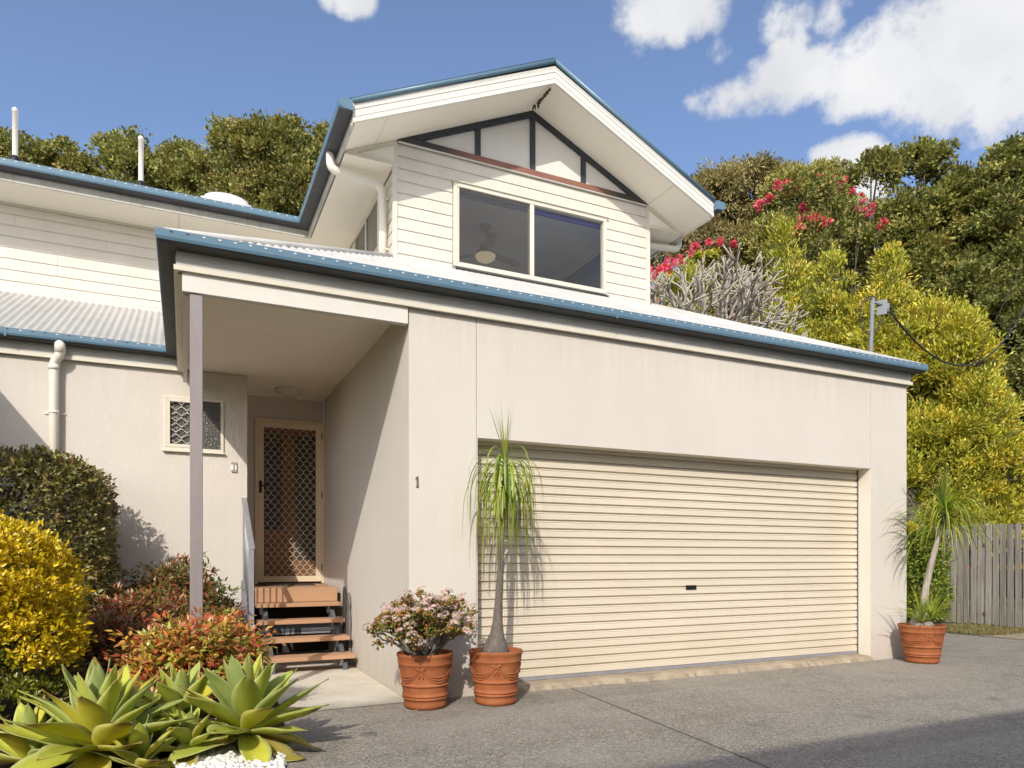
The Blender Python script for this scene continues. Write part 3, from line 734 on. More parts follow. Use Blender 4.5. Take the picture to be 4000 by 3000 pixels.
# barge boards, rake soffits, rake capping
def slant(b, x0, z0, x1, z1, h, y0, y1): return b.prism([(x0,z0),(x1,z1),(x1,z1+h),(x0,z0+h)], 'y', y0, y1)
for s in (-1, 1):
    xe = -0.125 if s < 0 else 4.558
    e = (xe, 5.618 if s < 0 else 5.622); a = (RX, 6.69)
    b = MB(); slant(b, e[0], e[1], a[0], a[1], 0.155, 1.55, 1.575)
    slant(b, e[0], e[1]-0.001, a[0], a[1]-0.001, 0.042, 1.542, 1.5495)
    slant(b, e[0], e[1]+0.056, a[0], a[1]+0.056, 0.008, 1.5455, 1.5495)
    slant(b, e[0], e[1]+0.130, a[0], a[1]+0.130, 0.026, 1.544, 1.5495)
    b.build('barge_board', M['white'], house)
    b = MB(); slant(b, e[0], e[1]+0.157, a[0], a[1]+0.157, 0.045, 1.553, 1.58); b.build('barge_flashing', M['fascia'], house)
    x_e = xe - 0.0 ; b = MB()
    b.tube([(x_e - s*(-0.0), 1.548, 5.838), (RX, 1.548, 6.945)], 0.026, 8)
    b.prism([(x_e,5.815),(RX,6.922),(RX,6.968),(x_e,5.861)], 'y', 1.56, 1.66)
    b.build('barge_capping', M['gutter'], house)
    zo = 5.628; sl = (6.703-zo)/(RX-0.125*-1) if s < 0 else (6.703-zo)/(4.558-RX)
    b = MB(); slant(b, xe, zo, RX, 6.703, 0.012, 1.576, YG+0.02); b.build('rake_soffit', M['soffit'], house)
    # closing triangle where the boxed eave meets the rake
    wx = gx0 - 0.001 if s < 0 else gx1 + 0.001; ce = -0.087 if s < 0 else 4.514
    zr = lambda x: zo + (6.703-zo)*abs(x-xe)/abs(RX-xe)
    b = MB(); b.prism([(ce,ZS+0.001),(wx,ZS+0.001),(wx,zr(wx)-0.002),(ce,zr(ce)-0.002)], 'y', 2.135, 2.150); b.build('eave_end_panel', M['soffit'], house)
    b = MB(); b.prism([(ce,ZS+0.001),(wx,ZS+0.001),(wx,ZS+0.045),(ce+s*-0.05,ZS+0.045)], 'y', 2.122, 2.1345)
    b.prism([(ce+s*-0.06,zr(ce+s*-0.06)-0.046),(wx,zr(wx)-0.045),(wx,zr(wx)-0.003),(ce,zr(ce)-0.003)], 'y', 2.119, 2.1215); b.build('eave_end_trim', M['trim'], house)
    # joint strip across the rake soffit
    xj = 0.25 if s < 0 else 3.94
    b = MB(); b.add([(xj-0.006,1.58,zr(xj-0.006)-0.002),(xj+0.006,1.58,zr(xj+0.006)-0.002),(xj+0.006,2.14,zr(xj+0.006)-0.002),(xj-0.006,2.14,zr(xj-0.006)-0.002)], [(0,1,2,3)]); b.build('soffit_joint', M['trim'], house)
# gable infill: panels behind a timber truss
TL, TR, TA = (0.503,5.915), (3.938,5.918), (2.217,6.703)
b = MB(); b.prism([(0.52,5.905),(3.92,5.905),(TA[0],TA[1]-0.01)], 'y', YG-0.008, YG+0.02); gp = b.build('gable_panel', M['white'], house)
yt0, yt1 = YG-0.032, YG-0.009
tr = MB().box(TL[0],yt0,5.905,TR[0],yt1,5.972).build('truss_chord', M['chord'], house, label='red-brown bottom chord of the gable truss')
for s, T in ((-1,TL),(1,TR)):
    dx = TA[0]-T[0]; k = (TA[1]-T[1])/abs(dx)
    x0 = T[0] + s*-0.148; z0 = 5.9725
    MB().prism([(T[0]+s*-0.124,5.9725),(TA[0],TA[1]),(TA[0],TA[1]-0.078),(T[0]+s*-0.29,5.9725)], 'y', yt0-0.004, yt1).build('truss_rafter', M['truss'], house)
zr2 = lambda x: TA[1]-0.078 - 0.4567*abs(x-TA[0]) - 0.002
for (a, b2) in ((1.453,1.519),(2.181,2.249),(2.906,2.974)):
    MB().prism([(a,5.9725),(b2,5.9725),(b2,zr2(b2)),((a+b2)/2,min(zr2((a+b2)/2),zr2(a)+0.03)),(a,zr2(a))], 'y', yt0, yt1).build('truss_post', M['truss'], house)
MB().box(TL[0]+0.01,YG-0.03,5.896,TR[0]-0.01,YG-0.001,5.904).build('truss_flashing', M['white'], house)

# ---- windows
def upper_window():
    w = MB(); y0, y1 = YG-0.022, YG+0.06
    w.box(WX0,y0,WZ1-0.05,WX1,y1,WZ1).box(WX0,y0,WZ0,WX1,y1,WZ0+0.055)
    w.box(WX0,y0,WZ0+0.0555,WX0+0.05,y1,WZ1-0.0505).box(WX1-0.045,y0,WZ0+0.0555,WX1,y1,WZ1-0.0505)
    w = w.build('window', M['frame'], house, bevel=0.003)
    mx0, mx1 = 2.185, 2.240
    MB().box(mx0,y0+0.003,WZ0+0.056,mx1,y1-0.002,WZ1-0.051).build('mullion', M['frame'], w, bevel=0.003)
    MB().box(WX0+0.051,YG-0.012,WZ0+0.056,WX0+0.072,YG+0.012,WZ1-0.051).build('screen_frame', M['frame'], w)
    MB().box(WX0+0.052,YG+0.022,WZ0+0.056,mx0-0.001,YG+0.027,WZ1-0.051).build('pane', M['glass'], w)
    MB().box(mx1+0.001,YG+0.022,WZ0+0.056,WX1-0.046,YG+0.027,WZ1-0.051).build('pane', M['glass'], w)
    MB().box(WX0+0.073,YG-0.004,WZ0+0.056,mx0-0.001,YG-0.002,WZ1-0.051).build('flyscreen', M['flyscreen'], w)
    MB().box(WX0+0.02,YG+0.075,WZ1-0.10,WX1-0.02,YG+0.11,WZ1-0.045).build('roller_blind', M['blind'], w)
    MB().box(WX0-0.03,YG-0.04,WZ1+0.001,WX1+0.03,YG-0.0005,WZ1+0.010).build('head_flashing', M['frame'], w)
    # sill flashing tipped outward with turned-down ends
    b = MB(); b.prism([(YG-0.001,WZ0-0.004),(YG-0.055,WZ0-0.026),(YG-0.055,WZ0-0.030),(YG-0.001,WZ0-0.016)], 'x', WX0-0.01, WX1+0.01)
    b.prism([(YG-0.056,WZ0-0.022),(YG-0.075,WZ0-0.075),(YG-0.060,WZ0-0.075),(YG-0.02,WZ0-0.018)], 'x', WX0-0.014, WX0+0.006)
    b.prism([(YG-0.056,WZ0-0.022),(YG-0.075,WZ0-0.075),(YG-0.060,WZ0-0.075),(YG-0.02,WZ0-0.018)], 'x', WX1-0.006, WX1+0.014)
    b.build('sill_flashing', M['galv'], w)
upper_window()
# the room behind the upper window: plain plaster box, cornice, built-in robe
rm = MB(); RY0, RY1, RZ0, RZ1 = YG+0.13, 5.8, 4.25, 6.01
rm.add([(0.58,RY0,RZ1),(3.86,RY0,RZ1),(3.86,RY1,RZ1),(0.58,RY1,RZ1)], [(0,1,2,3)])
rm.add([(0.58,RY0,RZ0),(3.86,RY0,RZ0),(3.86,RY1,RZ0),(0.58,RY1,RZ0)], [(0,1,2,3)])
rm.add([(0.58,RY1,RZ0),(3.86,RY1,RZ0),(3.86,RY1,RZ1),(0.58,RY1,RZ1)], [(0,1,2,3)])
rm.add([(0.58,RY0,RZ0),(0.58,RY1,RZ0),(0.58,RY1,RZ1),(0.58,RY0,RZ1)], [(0,1,2,3)])
rm.add([(3.86,RY0,RZ0),(3.86,RY1,RZ0),(3.86,RY1,RZ1),(3.86,RY0,RZ1)], [(0,1,2,3)])
room = rm.build('bedroom', M['room'], house)
MB().prism([(RY1-0.001,RZ1-0.09),(RY1-0.09,RZ1-0.001),(RY1-0.001,RZ1-0.001)], 'x', 0.6, 3.85).prism([(3.859,RZ1-0.09),(3.77,RZ1-0.001),(3.859,RZ1-0.001)], 'y', RY0+0.02, RY1-0.1).build('cornice', M['room'], room)
M['robe'] = painted('robe_blue_grey', (0.20,0.23,0.30), 0.6, 0.05)
MB().box(3.74,3.0,4.26,3.858,5.7,5.62).build('robe', M['robe'], room)
MB().box(3.725,3.0,5.57,3.739,5.7,5.62).box(3.725,4.1,4.26,3.739,4.15,5.569).build('robe_frame', M['frame'], room)
# side window of the gable wing (narrow awning pair)
def side_window():
    x = gx0; y0, y1, z0, z1 = 2.74, 4.05, 4.92, 5.585
    w = MB(); w.box(x-0.03,y0,z1-0.035,x+0.02,y1,z1).box(x-0.03,y0,z0,x+0.02,y1,z0+0.04)
    for a in (y0, 3.37, y1-0.04): w.box(x-0.03,a,z0+0.0405,x+0.02,a+0.04,z1-0.0355)
    w = w.build('side_window', M['frame'], house, bevel=0.002)
    MB().box(x-0.012,y0+0.041,z0+0.041,x-0.008,3.369,z1-0.036).build('flyscreen', M['dark_glass'], w)
    MB().box(x-0.012,3.411,z0+0.041,x-0.008,y1-0.041,z1-0.036).build('pane', M['obscure'], w)
    MB().box(x-0.05,y0-0.02,z0-0.02,x-0.001,y1+0.02,z0-0.002).build('sill', M['frame'], w)
side_window()

# diamond security grille: mirrored wavy strips
def grille(name, x0, x1, z0, z1, y, px, pz, rad, mat, parent):
    b = MB(); n = int(math.ceil((x1-x0)/(px/2)))+1
    sx = rad
    def wave(t):    # flat-sided wave: straight flanks and short upright tops
        t = t % 1.0; q = abs(2*t-1)          # 1..0..1
        s = (q-0.12)/0.76; return min(1, max(0, s))
    for i in range(-1, n+1):
        pts = []; m = int((z1-z0)/(pz/10))
        base = x0 + i*px/2
        for k in range(m+1):
            z = z0 + k*(z1-z0)/m
            ph = (z-z0)/pz + (0.5 if i % 2 else 0.0)
            s = wave(ph); s = s*s*(3-2*s)*0.55 + s*0.45
            pts.append((base + s*px/2, z))
        run = []
        def flush(run):
            if len(run) > 1:
                vs = []
                for (x, z) in run: vs += [(x-sx,y-0.004,z),(x+sx,y-0.004,z),(x+sx,y+0.004,z),(x-sx,y+0.004,z)]
                fs = []
                for q in range(len(run)-1):
                    for c in range(4): fs.append((q*4+c, q*4+(c+1)%4, q*4+4+(c+1)%4, q*4+4+c))
                b.add(vs, fs)
        for (x, z) in pts:
            if x0+sx <= x <= x1-sx: run.append((x, z))
            else: flush(run); run = []
        flush(run)
    return b.build(name, mat, parent)
# small lower window
def small_window():
    w = MB(); y0, y1 = YL-0.02, YL+0.06
    w.box(wx0,y0,wz1-0.03,wx1,y1,wz1).box(wx0,y0,wz0,wx1,y1,wz0+0.035)
    w.box(wx0,y0,wz0+0.0355,wx0+0.03,y1,wz1-0.0305).box(wx1-0.03,y0,wz0+0.0355,wx1,y1,wz1-0.0305)
    w.box(-1.60,y0+0.01,wz0+0.0355,-1.565,y1,wz1-0.0305)
    w = w.build('small_window', M['frame'], house, bevel=0.002)
    s = MB(); a0, a1, c0, c1 = wx0+0.031, -1.601, wz0+0.036, wz1-0.031
    s.box(a0,y0-0.004,c1-0.032,a1,y0+0.03,c1).box(a0,y0-0.004,c0,a1,y0+0.03,c0+0.036).box(a0,y0-0.004,c0+0.0365,a0+0.032,y0+0.03,c1-0.0325).box(a1-0.02,y0-0.004,c0+0.0365,a1,y0+0.03,c1-0.0325)
    s.build('sash', M['frame'], w, bevel=0.002)
    grille('grille', a0+0.032, a1-0.02, c0+0.037, c1-0.033, y0+0.012, 0.112, 0.122, 0.0045, M['frame'], w)
    MB().box(a0+0.01,y0+0.034,c0+0.01,a1,y0+0.038,c1).build('pane', M['obscure'], w)
    MB().box(-1.564,y0+0.03,c0,wx1-0.031,y0+0.034,c1).build('pane', M['obscure'], w)
    MB().box(wx0-0.012,y0-0.02,wz0-0.014,wx1+0.012,y0+0.015,wz0-0.001).build('sill', M['frame'], w)
small_window()

# ---- entry door: timber door behind a screen door
def entry_door():
    fx0, fx1, fz0, fz1 = -0.861, -0.001, 0.852, 2.978; y = YD
    d = MB(); d.box(fx0,y-0.035,fz0,fx0+0.03,y+0.05,fz1).box(fx1-0.026,y-0.035,fz0,fx1,y+0.05,fz1).box(fx0+0.0305,y-0.035,fz1-0.032,fx1-0.0265,y+0.05,fz1)
    d = d.build('door_frame', M['screen_frame'], house, bevel=0.002)
    MB().box(fx0+0.031,y+0.06,fz0,fx1-0.03,y+0.10,fz1-0.033).build('timber_door', M['door_wood'], d)
    MB().box(-0.78,y+0.055,1.55,-0.52,y+0.0595,2.80).box(-0.36,y+0.055,1.15,-0.10,y+0.0595,2.80).build('door_glass', M['dark_glass'], d)
    MB().lathe(-0.80, y+0.03, [(0.0,1.93),(0.018,1.93),(0.018,1.95),(0.0,1.95)], 10).box(-0.80,y+0.02,1.925,-0.68,y+0.035,1.945).build('inner_handle', M['galv'], d)
    s = MB(); a0, a1, c0, c1 = fx0+0.032, fx1-0.028, fz0+0.025, fz1-0.034
    s.box(a0,y-0.03,c1-0.075,a1,y,c1).box(a0,y-0.03,c0,a1,y,c0+0.075).box(a0,y-0.03,c0+0.0755,a0+0.075,y,c1-0.0755).box(a1-0.075,y-0.03,c0+0.0755,a1,y,c1-0.0755)
    sc = s.build('screen_door', M['screen_frame'], house, bevel=0.002)
    grille('grille', a0+0.075, a1-0.075, c0+0.076, c1-0.076, y-0.014, 0.0895, 0.113, 0.0042, M['screen_frame'], sc)
    h = MB(); h.box(a0+0.018,y-0.042,2.02,a0+0.05,y-0.0305,2.175).tube([(a0+0.034,y-0.06,2.115),(a0+0.125,y-0.06,2.108)], 0.009, 8).tube([(a0+0.034,y-0.04,2.115),(a0+0.034,y-0.065,2.115)], 0.011, 8)
    h.build('handle', M['black'], sc)
    for z in (2.75, 1.98, 1.02): MB().box(a1-0.004,y-0.036,z,a1+0.008,y-0.0305,z+0.09).build('hinge', M['black'], sc)
    MB().box(fx0,y-0.05,fz0-0.02,fx1,y+0.05,fz0-0.001).build('door_sill', M['door_wood'], d)
entry_door()

# ---- roller garage door: every slat an object sharing one mesh
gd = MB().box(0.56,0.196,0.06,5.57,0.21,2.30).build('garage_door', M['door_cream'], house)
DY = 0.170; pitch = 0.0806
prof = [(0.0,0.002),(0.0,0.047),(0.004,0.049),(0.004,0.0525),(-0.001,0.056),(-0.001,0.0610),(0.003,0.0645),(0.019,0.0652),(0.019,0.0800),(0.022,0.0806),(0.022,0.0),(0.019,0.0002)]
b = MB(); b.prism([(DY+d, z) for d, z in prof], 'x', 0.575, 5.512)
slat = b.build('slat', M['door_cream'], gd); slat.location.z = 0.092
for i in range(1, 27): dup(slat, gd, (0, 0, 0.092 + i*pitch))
MB().box(0.576,DY-0.006,0.058,5.510,DY+0.011,0.091).build('bottom_rail', M['rail'], gd)
MB().box(2.99,DY-0.010,0.86,3.12,DY-0.001,0.905).box(3.04,DY-0.016,0.877,3.075,DY-0.0101,0.893).build('lock', M['black'], gd)
MB().box(5.512,DY-0.012,0.058,5.5205,DY+0.012,OZ).build('door_track', M['dark_steel'], gd)
# concrete sill under the door with a broken front edge
b = MB(); rs = random.Random(9); xs_ = np.linspace(0.60,5.53,90); vs = []
for x in xs_:
    e = 0.022*rs.uniform(-1,1); h = 0.052+0.004*rs.uniform(-1,1)
    vs += [(x,0.24,0.058),(x,0.012+e*0.35,h),(x,-0.022+e,0.03+0.012*rs.uniform(-1,1)),(x,-0.05+e,-0.02)]
n = len(xs_)
b.add(vs, [(i*4+k, i*4+k+1, i*4+k+5, i*4+k+4) for i in range(n-1) for k in range(3)])
b.build('door_threshold', M['slab'], house)

# ---- downpipes
def bend(pts, r=0.06, k=5):
    P = [Vector(p) for p in pts]; out = [P[0]]
    for i in range(1, len(P)-1):
        a = (P[i-1]-P[i]); c = (P[i+1]-P[i]); ra = min(r, a.length*0.45); rc = min(r, c.length*0.45)
        p0 = P[i]+a.normalized()*ra; p2 = P[i]+c.normalized()*rc
        for q in range(k+1):
            t = q/k; out.append(p0*(1-t)**2 + P[i]*2*t*(1-t) + p2*t*t)
    return out + [P[-1]]
b = MB(); b.tube(bend([(-2.835,2.885,3.43),(-2.835,2.885,3.27),(-2.893,2.925,3.20),(-2.893,2.925,0.3)], 0.05), 0.045, 16)
b.tube([(-2.835,2.885,3.42),(-2.835,2.885,3.29)], 0.050, 16); b.tube([(-2.893,2.925,3.17),(-2.893,2.925,3.12)], 0.050, 16)
dp = b.build('downpipe', M['pvc'], house)
MB().tube([(-2.893,2.925,2.70),(-2.893,2.925,2.67)], 0.048, 16).box(-2.985,2.975,2.672,-2.80,2.988,2.69).build('pipe_bracket', M['pvc'], dp)
b = MB(); b.tube(bend([(-0.20,2.36,5.73),(-0.20,2.36,5.535),(0.392,2.40,5.50),(0.405,2.40,5.2),(0.405,2.40,4.50)], 0.085, 6), 0.047, 16)
dp = b.build('downpipe', M['pvc'], house)
for z in (4.75, 5.33): MB().tube([(0.405,2.40,z),(0.405,2.40,z+0.022)], 0.0505, 16).box(0.40,2.355,z+0.004,0.4645,2.372,z+0.018).build('pipe_bracket', M['pvc'], dp)
MB().lathe(0.405,2.40,[(0.10,4.545),(0.075,4.60),(0.055,4.63),(0.048,4.64)],16).build('pipe_flashing', M['roofw'], dp)
b = MB(); b.tube(bend([(4.635,2.36,5.73),(4.635,2.36,5.535),(4.03,2.40,5.50),(4.03,2.40,4.6)], 0.085, 6), 0.047, 16)
b.build('downpipe', M['pvc'], house)
# vents and skylight on the main roof
mr_z = lambda y: 5.822+0.458*(y-4.27)
for x in (-3.71, -2.235):
    b = MB(); z0 = mr_z(5.6); b.lathe(x,5.6,[(0.033,z0-0.05),(0.033,z0+0.66),(0.036,z0+0.661),(0.036,z0+0.70),(0.012,z0+0.725),(0.0,z0+0.73)],14)
    v = b.build('roof_vent', M['white'], house)
    MB().lathe(x,5.6,[(0.075,z0-0.03),(0.06,z0+0.03),(0.042,z0+0.075),(0.034,z0+0.08)],14).build('vent_boot', M['black'], v)
b = MB(); prof = [(0.33*math.cos(t), 0.13*math.sin(t)) for t in [i*math.pi/2/7 for i in range(8)]]
b.lathe(0,0,prof,24)
b.v = [(x-1.08, y+6.2, z + mr_z(y+6.2)+0.05) for x,y,z in b.v]
sk = b.build('skylight', M['acrylic'], house)
b = MB(); b.lathe(0,0,[(0.37,-0.06),(0.37,0.03),(0.335,0.035)],24); b.v = [(x-1.08,y+6.2,z+mr_z(y+6.2)+0.03) for x,y,z in b.v]; b.build('skylight_curb', M['white'], sk)
# porch roof of the next unit along the terrace, just past the left edge of the picture
NP = [(-6.8,-0.03),(-3.965,-0.03),(-3.965,2.96)]
b = MB(); b.sweep(NP, gsec(3.478)); b.sweep(NP, [(-0.02,3.25),(-0.02,3.42),(0,3.42),(0,3.25)])
ng = b.build('next_porch_eave', M['gutter'], house)
MB().box(-6.8,-0.01,3.26,-3.99,2.95,3.30).build('next_porch_ceiling', M['soffit'], house)
b = MB(); b.add([(-3.90,-0.1,3.468),(-3.90,2.89,3.468),(-6.14,4.98,4.57),(-6.14,2.14,4.577)], [(0,1,2,3)]).add([(-3.90,-0.1,3.468),(-6.14,2.14,4.577),(-6.8,2.14,4.577),(-6.8,-0.1,3.468)], [(0,1,2,3)]); b.build('next_porch_roof', M['roofw'], house)
MB().box(-4.08,-0.01,0.0,-3.99,0.08,3.255).build('next_porch_post', M['post'], house)

# ------------------------------------------------------------------ house across the drive (behind the viewer; its roof shades the foreground)
nb = thing('opposite_house', 'townhouse across the driveway whose roof edge shades the foreground', 'house', (5,-13,0))
MB().box(-8,-16,0,14,-9.95,5.4).build('wall', M['brick'], nb)
b = MB(); b.prism([(-9.30,5.62),(-9.30,5.80),(-13,6.7),(-16.6,5.80),(-16.6,5.62),(-9.95,5.62)], 'x', -8.6, 14.6); b.build('roof', M['roofw'], nb)

MB().box(1.925,-0.1625,3.392,1.945,-0.1602,3.477).build('gutter_joint', M['gutter'], house)
MB().box(-3.30,2.8275,3.392,-3.28,2.8298,3.477).build('gutter_joint', M['gutter'], house)

# ------------------------------------------------------------------ entry stair
st = thing('entry_stairs', 'open tan timber entry steps with grey steel stringers below the screen door', 'stairs', (-0.5,2.3,0))
TX0, TX1 = -0.965, -0.045
fronts = [(1.80,0.170),(2.045,0.338),(2.315,0.508),(2.535,0.680)]
for (fy, z) in fronts:
    MB().box(TX0,fy,z-0.043,TX1,fy+0.265,z).build('tread', M['tread'], st, bevel=0.003)
MB().box(TX0+0.002,2.695,0.684,TX1-0.012,2.72,0.848).box(TX0+0.002,2.7205,0.815,TX1-0.012,3.86,0.846).build('landing', M['tread'], st, bevel=0.002)
for x in (TX0+0.075, TX1-0.115):
    b = MB()
    b.prism([(1.86,0.005),(1.98,0.005),(2.86,0.60),(2.86,0.775),(1.86,0.086)], 'x', x, x+0.045)
    sr = b.build('stringer', M['dark_steel'], st)
    for (fy, z) in fronts:
        MB().prism([(fy+0.03,z-0.0435),(fy+0.20,z-0.0435),(fy+0.20,z-0.055),(fy+0.09,z-0.125),(fy+0.03,z-0.055)], 'x', x-0.03, x-0.001).build('tread_bracket', M['rail'], sr)
MB().box(TX0+0.06,2.86,0.33,TX1-0.05,2.95,0.43).build('cross_beam', M['dark_steel'], st)
MB().box(TX0+0.06,2.858,0.30,TX1-0.06,2.90,0.322).build('cross_angle', M['rail'], st)
# handrail on the left side
hr = thing('stair_handrail', 'grey steel handrail with thin balusters on the left of the entry steps', 'handrail', (-1.07,2.4,0))
MB().box(-1.088,1.935,0.0,-1.038,1.985,1.27).build('post', M['rail'], hr, bevel=0.003)
MB().box(-1.075,2.90,0.35,-1.033,2.945,1.85).build('post', M['rail'], hr, bevel=0.003)
b = MB(); b.prism([(1.93,1.272),(2.95,1.852),(2.95,1.877),(1.93,1.297)], 'x', -1.090, -1.030); b.build('top_rail', M['rail'], hr, bevel=0.004)
b = MB(); b.prism([(1.986,0.36),(2.90,0.92),(2.90,0.955),(1.986,0.395)], 'x', -1.072, -1.046); b.build('bottom_rail', M['rail'], hr)
for i in range(8):
    y = 2.09 + i*0.105; zl = 0.397+(y-1.986)*0.613; zu = 1.27+(y-1.93)*0.5686
    MB().tube([(-1.059,y,zl),(-1.059,y,zu)], 0.008, 6).build('baluster', M['rail'], hr)
MB().box(-1.09,2.87,0.42,-1.026,2.985,0.93).build('fixing_plate', M['rail'], hr)
# door mat
o = MB().box(-0.86,3.35,0.847,-0.20,3.74,0.858).build('door_mat', M['mat'], None); tag(o, 'thin dark door mat on the tan landing in front of the door', 'door mat')
# weathered carved timber pieces leaning beside the steps
def carved(name, pts, x0, x1, label):
    o = MB().prism(pts, 'x', x0, x1).build(name, M['drift'], None, bevel=0.003); tag(o, label, 'ornament'); return o
def blade(yc, z0, z1, w, sd):
    rs = random.Random(sd); L = []; Rr = []
    n = 12
    for i in range(n+1):
        t = i/n; k = w*(0.55+0.45*abs(math.sin(2.2*math.pi*t+sd)))*(1.0 if t < 0.86 else (1-t)/0.14)
        L.append((yc-k/2+rs.uniform(-.006,.006), z0+(z1-z0)*t)); Rr.append((yc+k/2+rs.uniform(-.006,.006), z0+(z1-z0)*t))
    return L + Rr[::-1]
carved('carved_board', blade(2.24,0.05,0.80,0.16,1), -0.033, -0.012, 'grey carved driftwood blade leaning on wall, nearer of the pair by the steps')
carved('carved_board', blade(2.47,0.05,0.86,0.13,2), -0.034, -0.010, 'darker pointed driftwood blade standing behind the other beside the steps')

# ceiling light in the porch
lt = thing('porch_light', 'round white ceiling light with frosted glass above the entry door', 'light', (-0.50,3.48,3.283))
b = MB(); b.lathe(-0.50,3.48,[(0.0,3.2825),(0.165,3.2825),(0.168,3.262),(0.158,3.247),(0.135,3.243)],36); b.build('base', M['white'], lt)
b = MB(); b.lathe(-0.50,3.48,[(0.134,3.2435),(0.122,3.222),(0.09,3.203),(0.045,3.193),(0.0,3.191)],36); b.build('diffuser', M['frosted'], lt)
for a in (0.5, 2.6, 4.7): MB().box(-0.50+0.128*math.cos(a)-0.006,3.48+0.128*math.sin(a)-0.006,3.232,-0.50+0.128*math.cos(a)+0.006,3.48+0.128*math.sin(a)+0.006,3.245).build('clip', M['black'], lt)

# house numbers
def one_shape(x, z, h):
    w = h*0.40
    return [(x-w*.5,z),(x+w*.5,z),(x+w*.5,z+h*.10),(x+w*.20,z+h*.14),(x+w*.20,z+h),(x-w*.08,z+h),(x-w*.5,z+h*.80),(x-w*.5,z+h*.73),(x-w*.2,z+h*.80),(x-w*.2,z+h*.14),(x-w*.5,z+h*.10)]
tl = thing('number_tile', 'small glazed house number tile reading 1 on the wall left of the door', 'number tile', (-1.164,YL,2.22))
MB().box(-1.194,YL-0.012,2.165,-1.134,YL-0.0005,2.275).build('tile', M['tile_white'], tl)
MB().box(-1.194,YL-0.0145,2.252,-1.134,YL-0.0122,2.275).box(-1.194,YL-0.0145,2.165,-1.134,YL-0.0122,2.186).box(-1.138,YL-0.0145,2.1865,-1.134,YL-0.0122,2.2515).build('border', M['maroon'], tl)
b = MB()
for zc in (2.2635,2.1755):
    for i in range(5): b.box(-1.189+i*0.011,YL-0.0165,zc-0.005,-1.183+i*0.011,YL-0.0148,zc+0.005)
b.build('border_pattern', M['tile_white'], tl)
MB().prism(one_shape(-1.165,2.193,0.052), 'y', YL-0.0145, YL-0.0122).build('numeral', M['navy'], tl)
nm = thing('house_number', 'bronze numeral 1 screwed to the rendered wall left of the garage door', 'house number', (0.07,0,1.82))
b = MB(); h = 0.092; x = 0.070; z = 1.770
b.prism([(x-.011,z),(x+.013,z),(x+.013,z+.010),(x+.010,z+.014),(x+.010,z+h),(x+.002,z+h),(x-.015,z+h*.83),(x-.015,z+h*.74),(x-.004,z+h*.79),(x-.004,z+.014),(x-.011,z+.010)], 'y', -0.007, -0.0005)
b.build('numeral', M['bronze'], nm)
b = MB()
for zz in (z+0.008, z+h-0.014): b.ell((x+.003,-0.0075,zz),(0.004,0.002,0.004),8,4)
b.build('screws', M['galv'], nm)

# hanging debris of a wasp nest under the gable ridge
ns = thing('old_nest', 'ragged brown strip of old insect nest hanging under the gable ridge', 'nest', (2.2,1.8,6.68))
b = MB(); rs = random.Random(5)
for i in range(34):
    t = rs.random(); y = 1.60+0.36*t; x = 2.205-0.02-0.05*rs.random()*t; zt = 6.68-0.42*abs(x-2.215)
    l = rs.uniform(0.02,0.05)+0.05*t*rs.random()
    b.tube([(x,y,zt),(x+rs.uniform(-.01,.01),y+rs.uniform(-.01,.01),zt-l*.5),(x+rs.uniform(-.015,.015),y+rs.uniform(-.01,.01),zt-l)], [0.006,0.011*rs.random()+.004,0.002], 5)
b.build('nest_strands', M['nest'], ns)

# ceiling fan inside the upper room
fz = 6.01
fc = (2.28,3.78)
fn = thing('ceiling_fan', 'dark ceiling fan with a warm glass lamp seen through the upper left window pane', 'fan', (fc[0],fc[1],fz))
b = MB(); b.lathe(fc[0],fc[1],[(0.0,fz-.001),(0.085,fz-.001),(0.08,fz-.05),(0.03,fz-.075),(0.016,fz-.08)],16); b.tube([(fc[0],fc[1],fz-.05),(fc[0],fc[1],fz-.27)],0.014,8); b.build('canopy', M['fan'], fn)
b = MB(); b.lathe(fc[0],fc[1],[(0.02,fz-.25),(0.075,fz-.27),(0.08,fz-.36),(0.14,fz-.39),(0.145,fz-.42),(0.10,fz-.44),(0.0,fz-.44)],20); b.build('motor', M['fan'], fn)
b = MB(); b.lathe(fc[0],fc[1],[(0.135,fz-.425),(0.15,fz-.44),(0.135,fz-.48),(0.09,fz-.515),(0.0,fz-.535)],20); b.build('lamp_bowl', M['fan_lamp'], fn)
for k in range(3):
    a = R(15+120*k); ca, sa = math.cos(a), math.sin(a)
    def pt(r, w, dz): return (fc[0]+ca*r-sa*w, fc[1]+sa*r+ca*w, fz-.395+dz)
    b = MB(); vs = []
    for r, w in ((0.12,0.035),(0.22,0.06),(0.60,0.07),(0.64,0.055)):
        vs += [pt(r,-w,0.012),pt(r,w,-0.012),pt(r,w,-0.018),pt(r,-w,0.006)]
    b.add(vs, [(q*4+c, q*4+(c+1)%4, q*4+4+(c+1)%4, q*4+4+c) for q in range(3) for c in range(4)] + [(0,1,2,3),(15,14,13,12)])
    b.build('blade', M['fan'], fn)

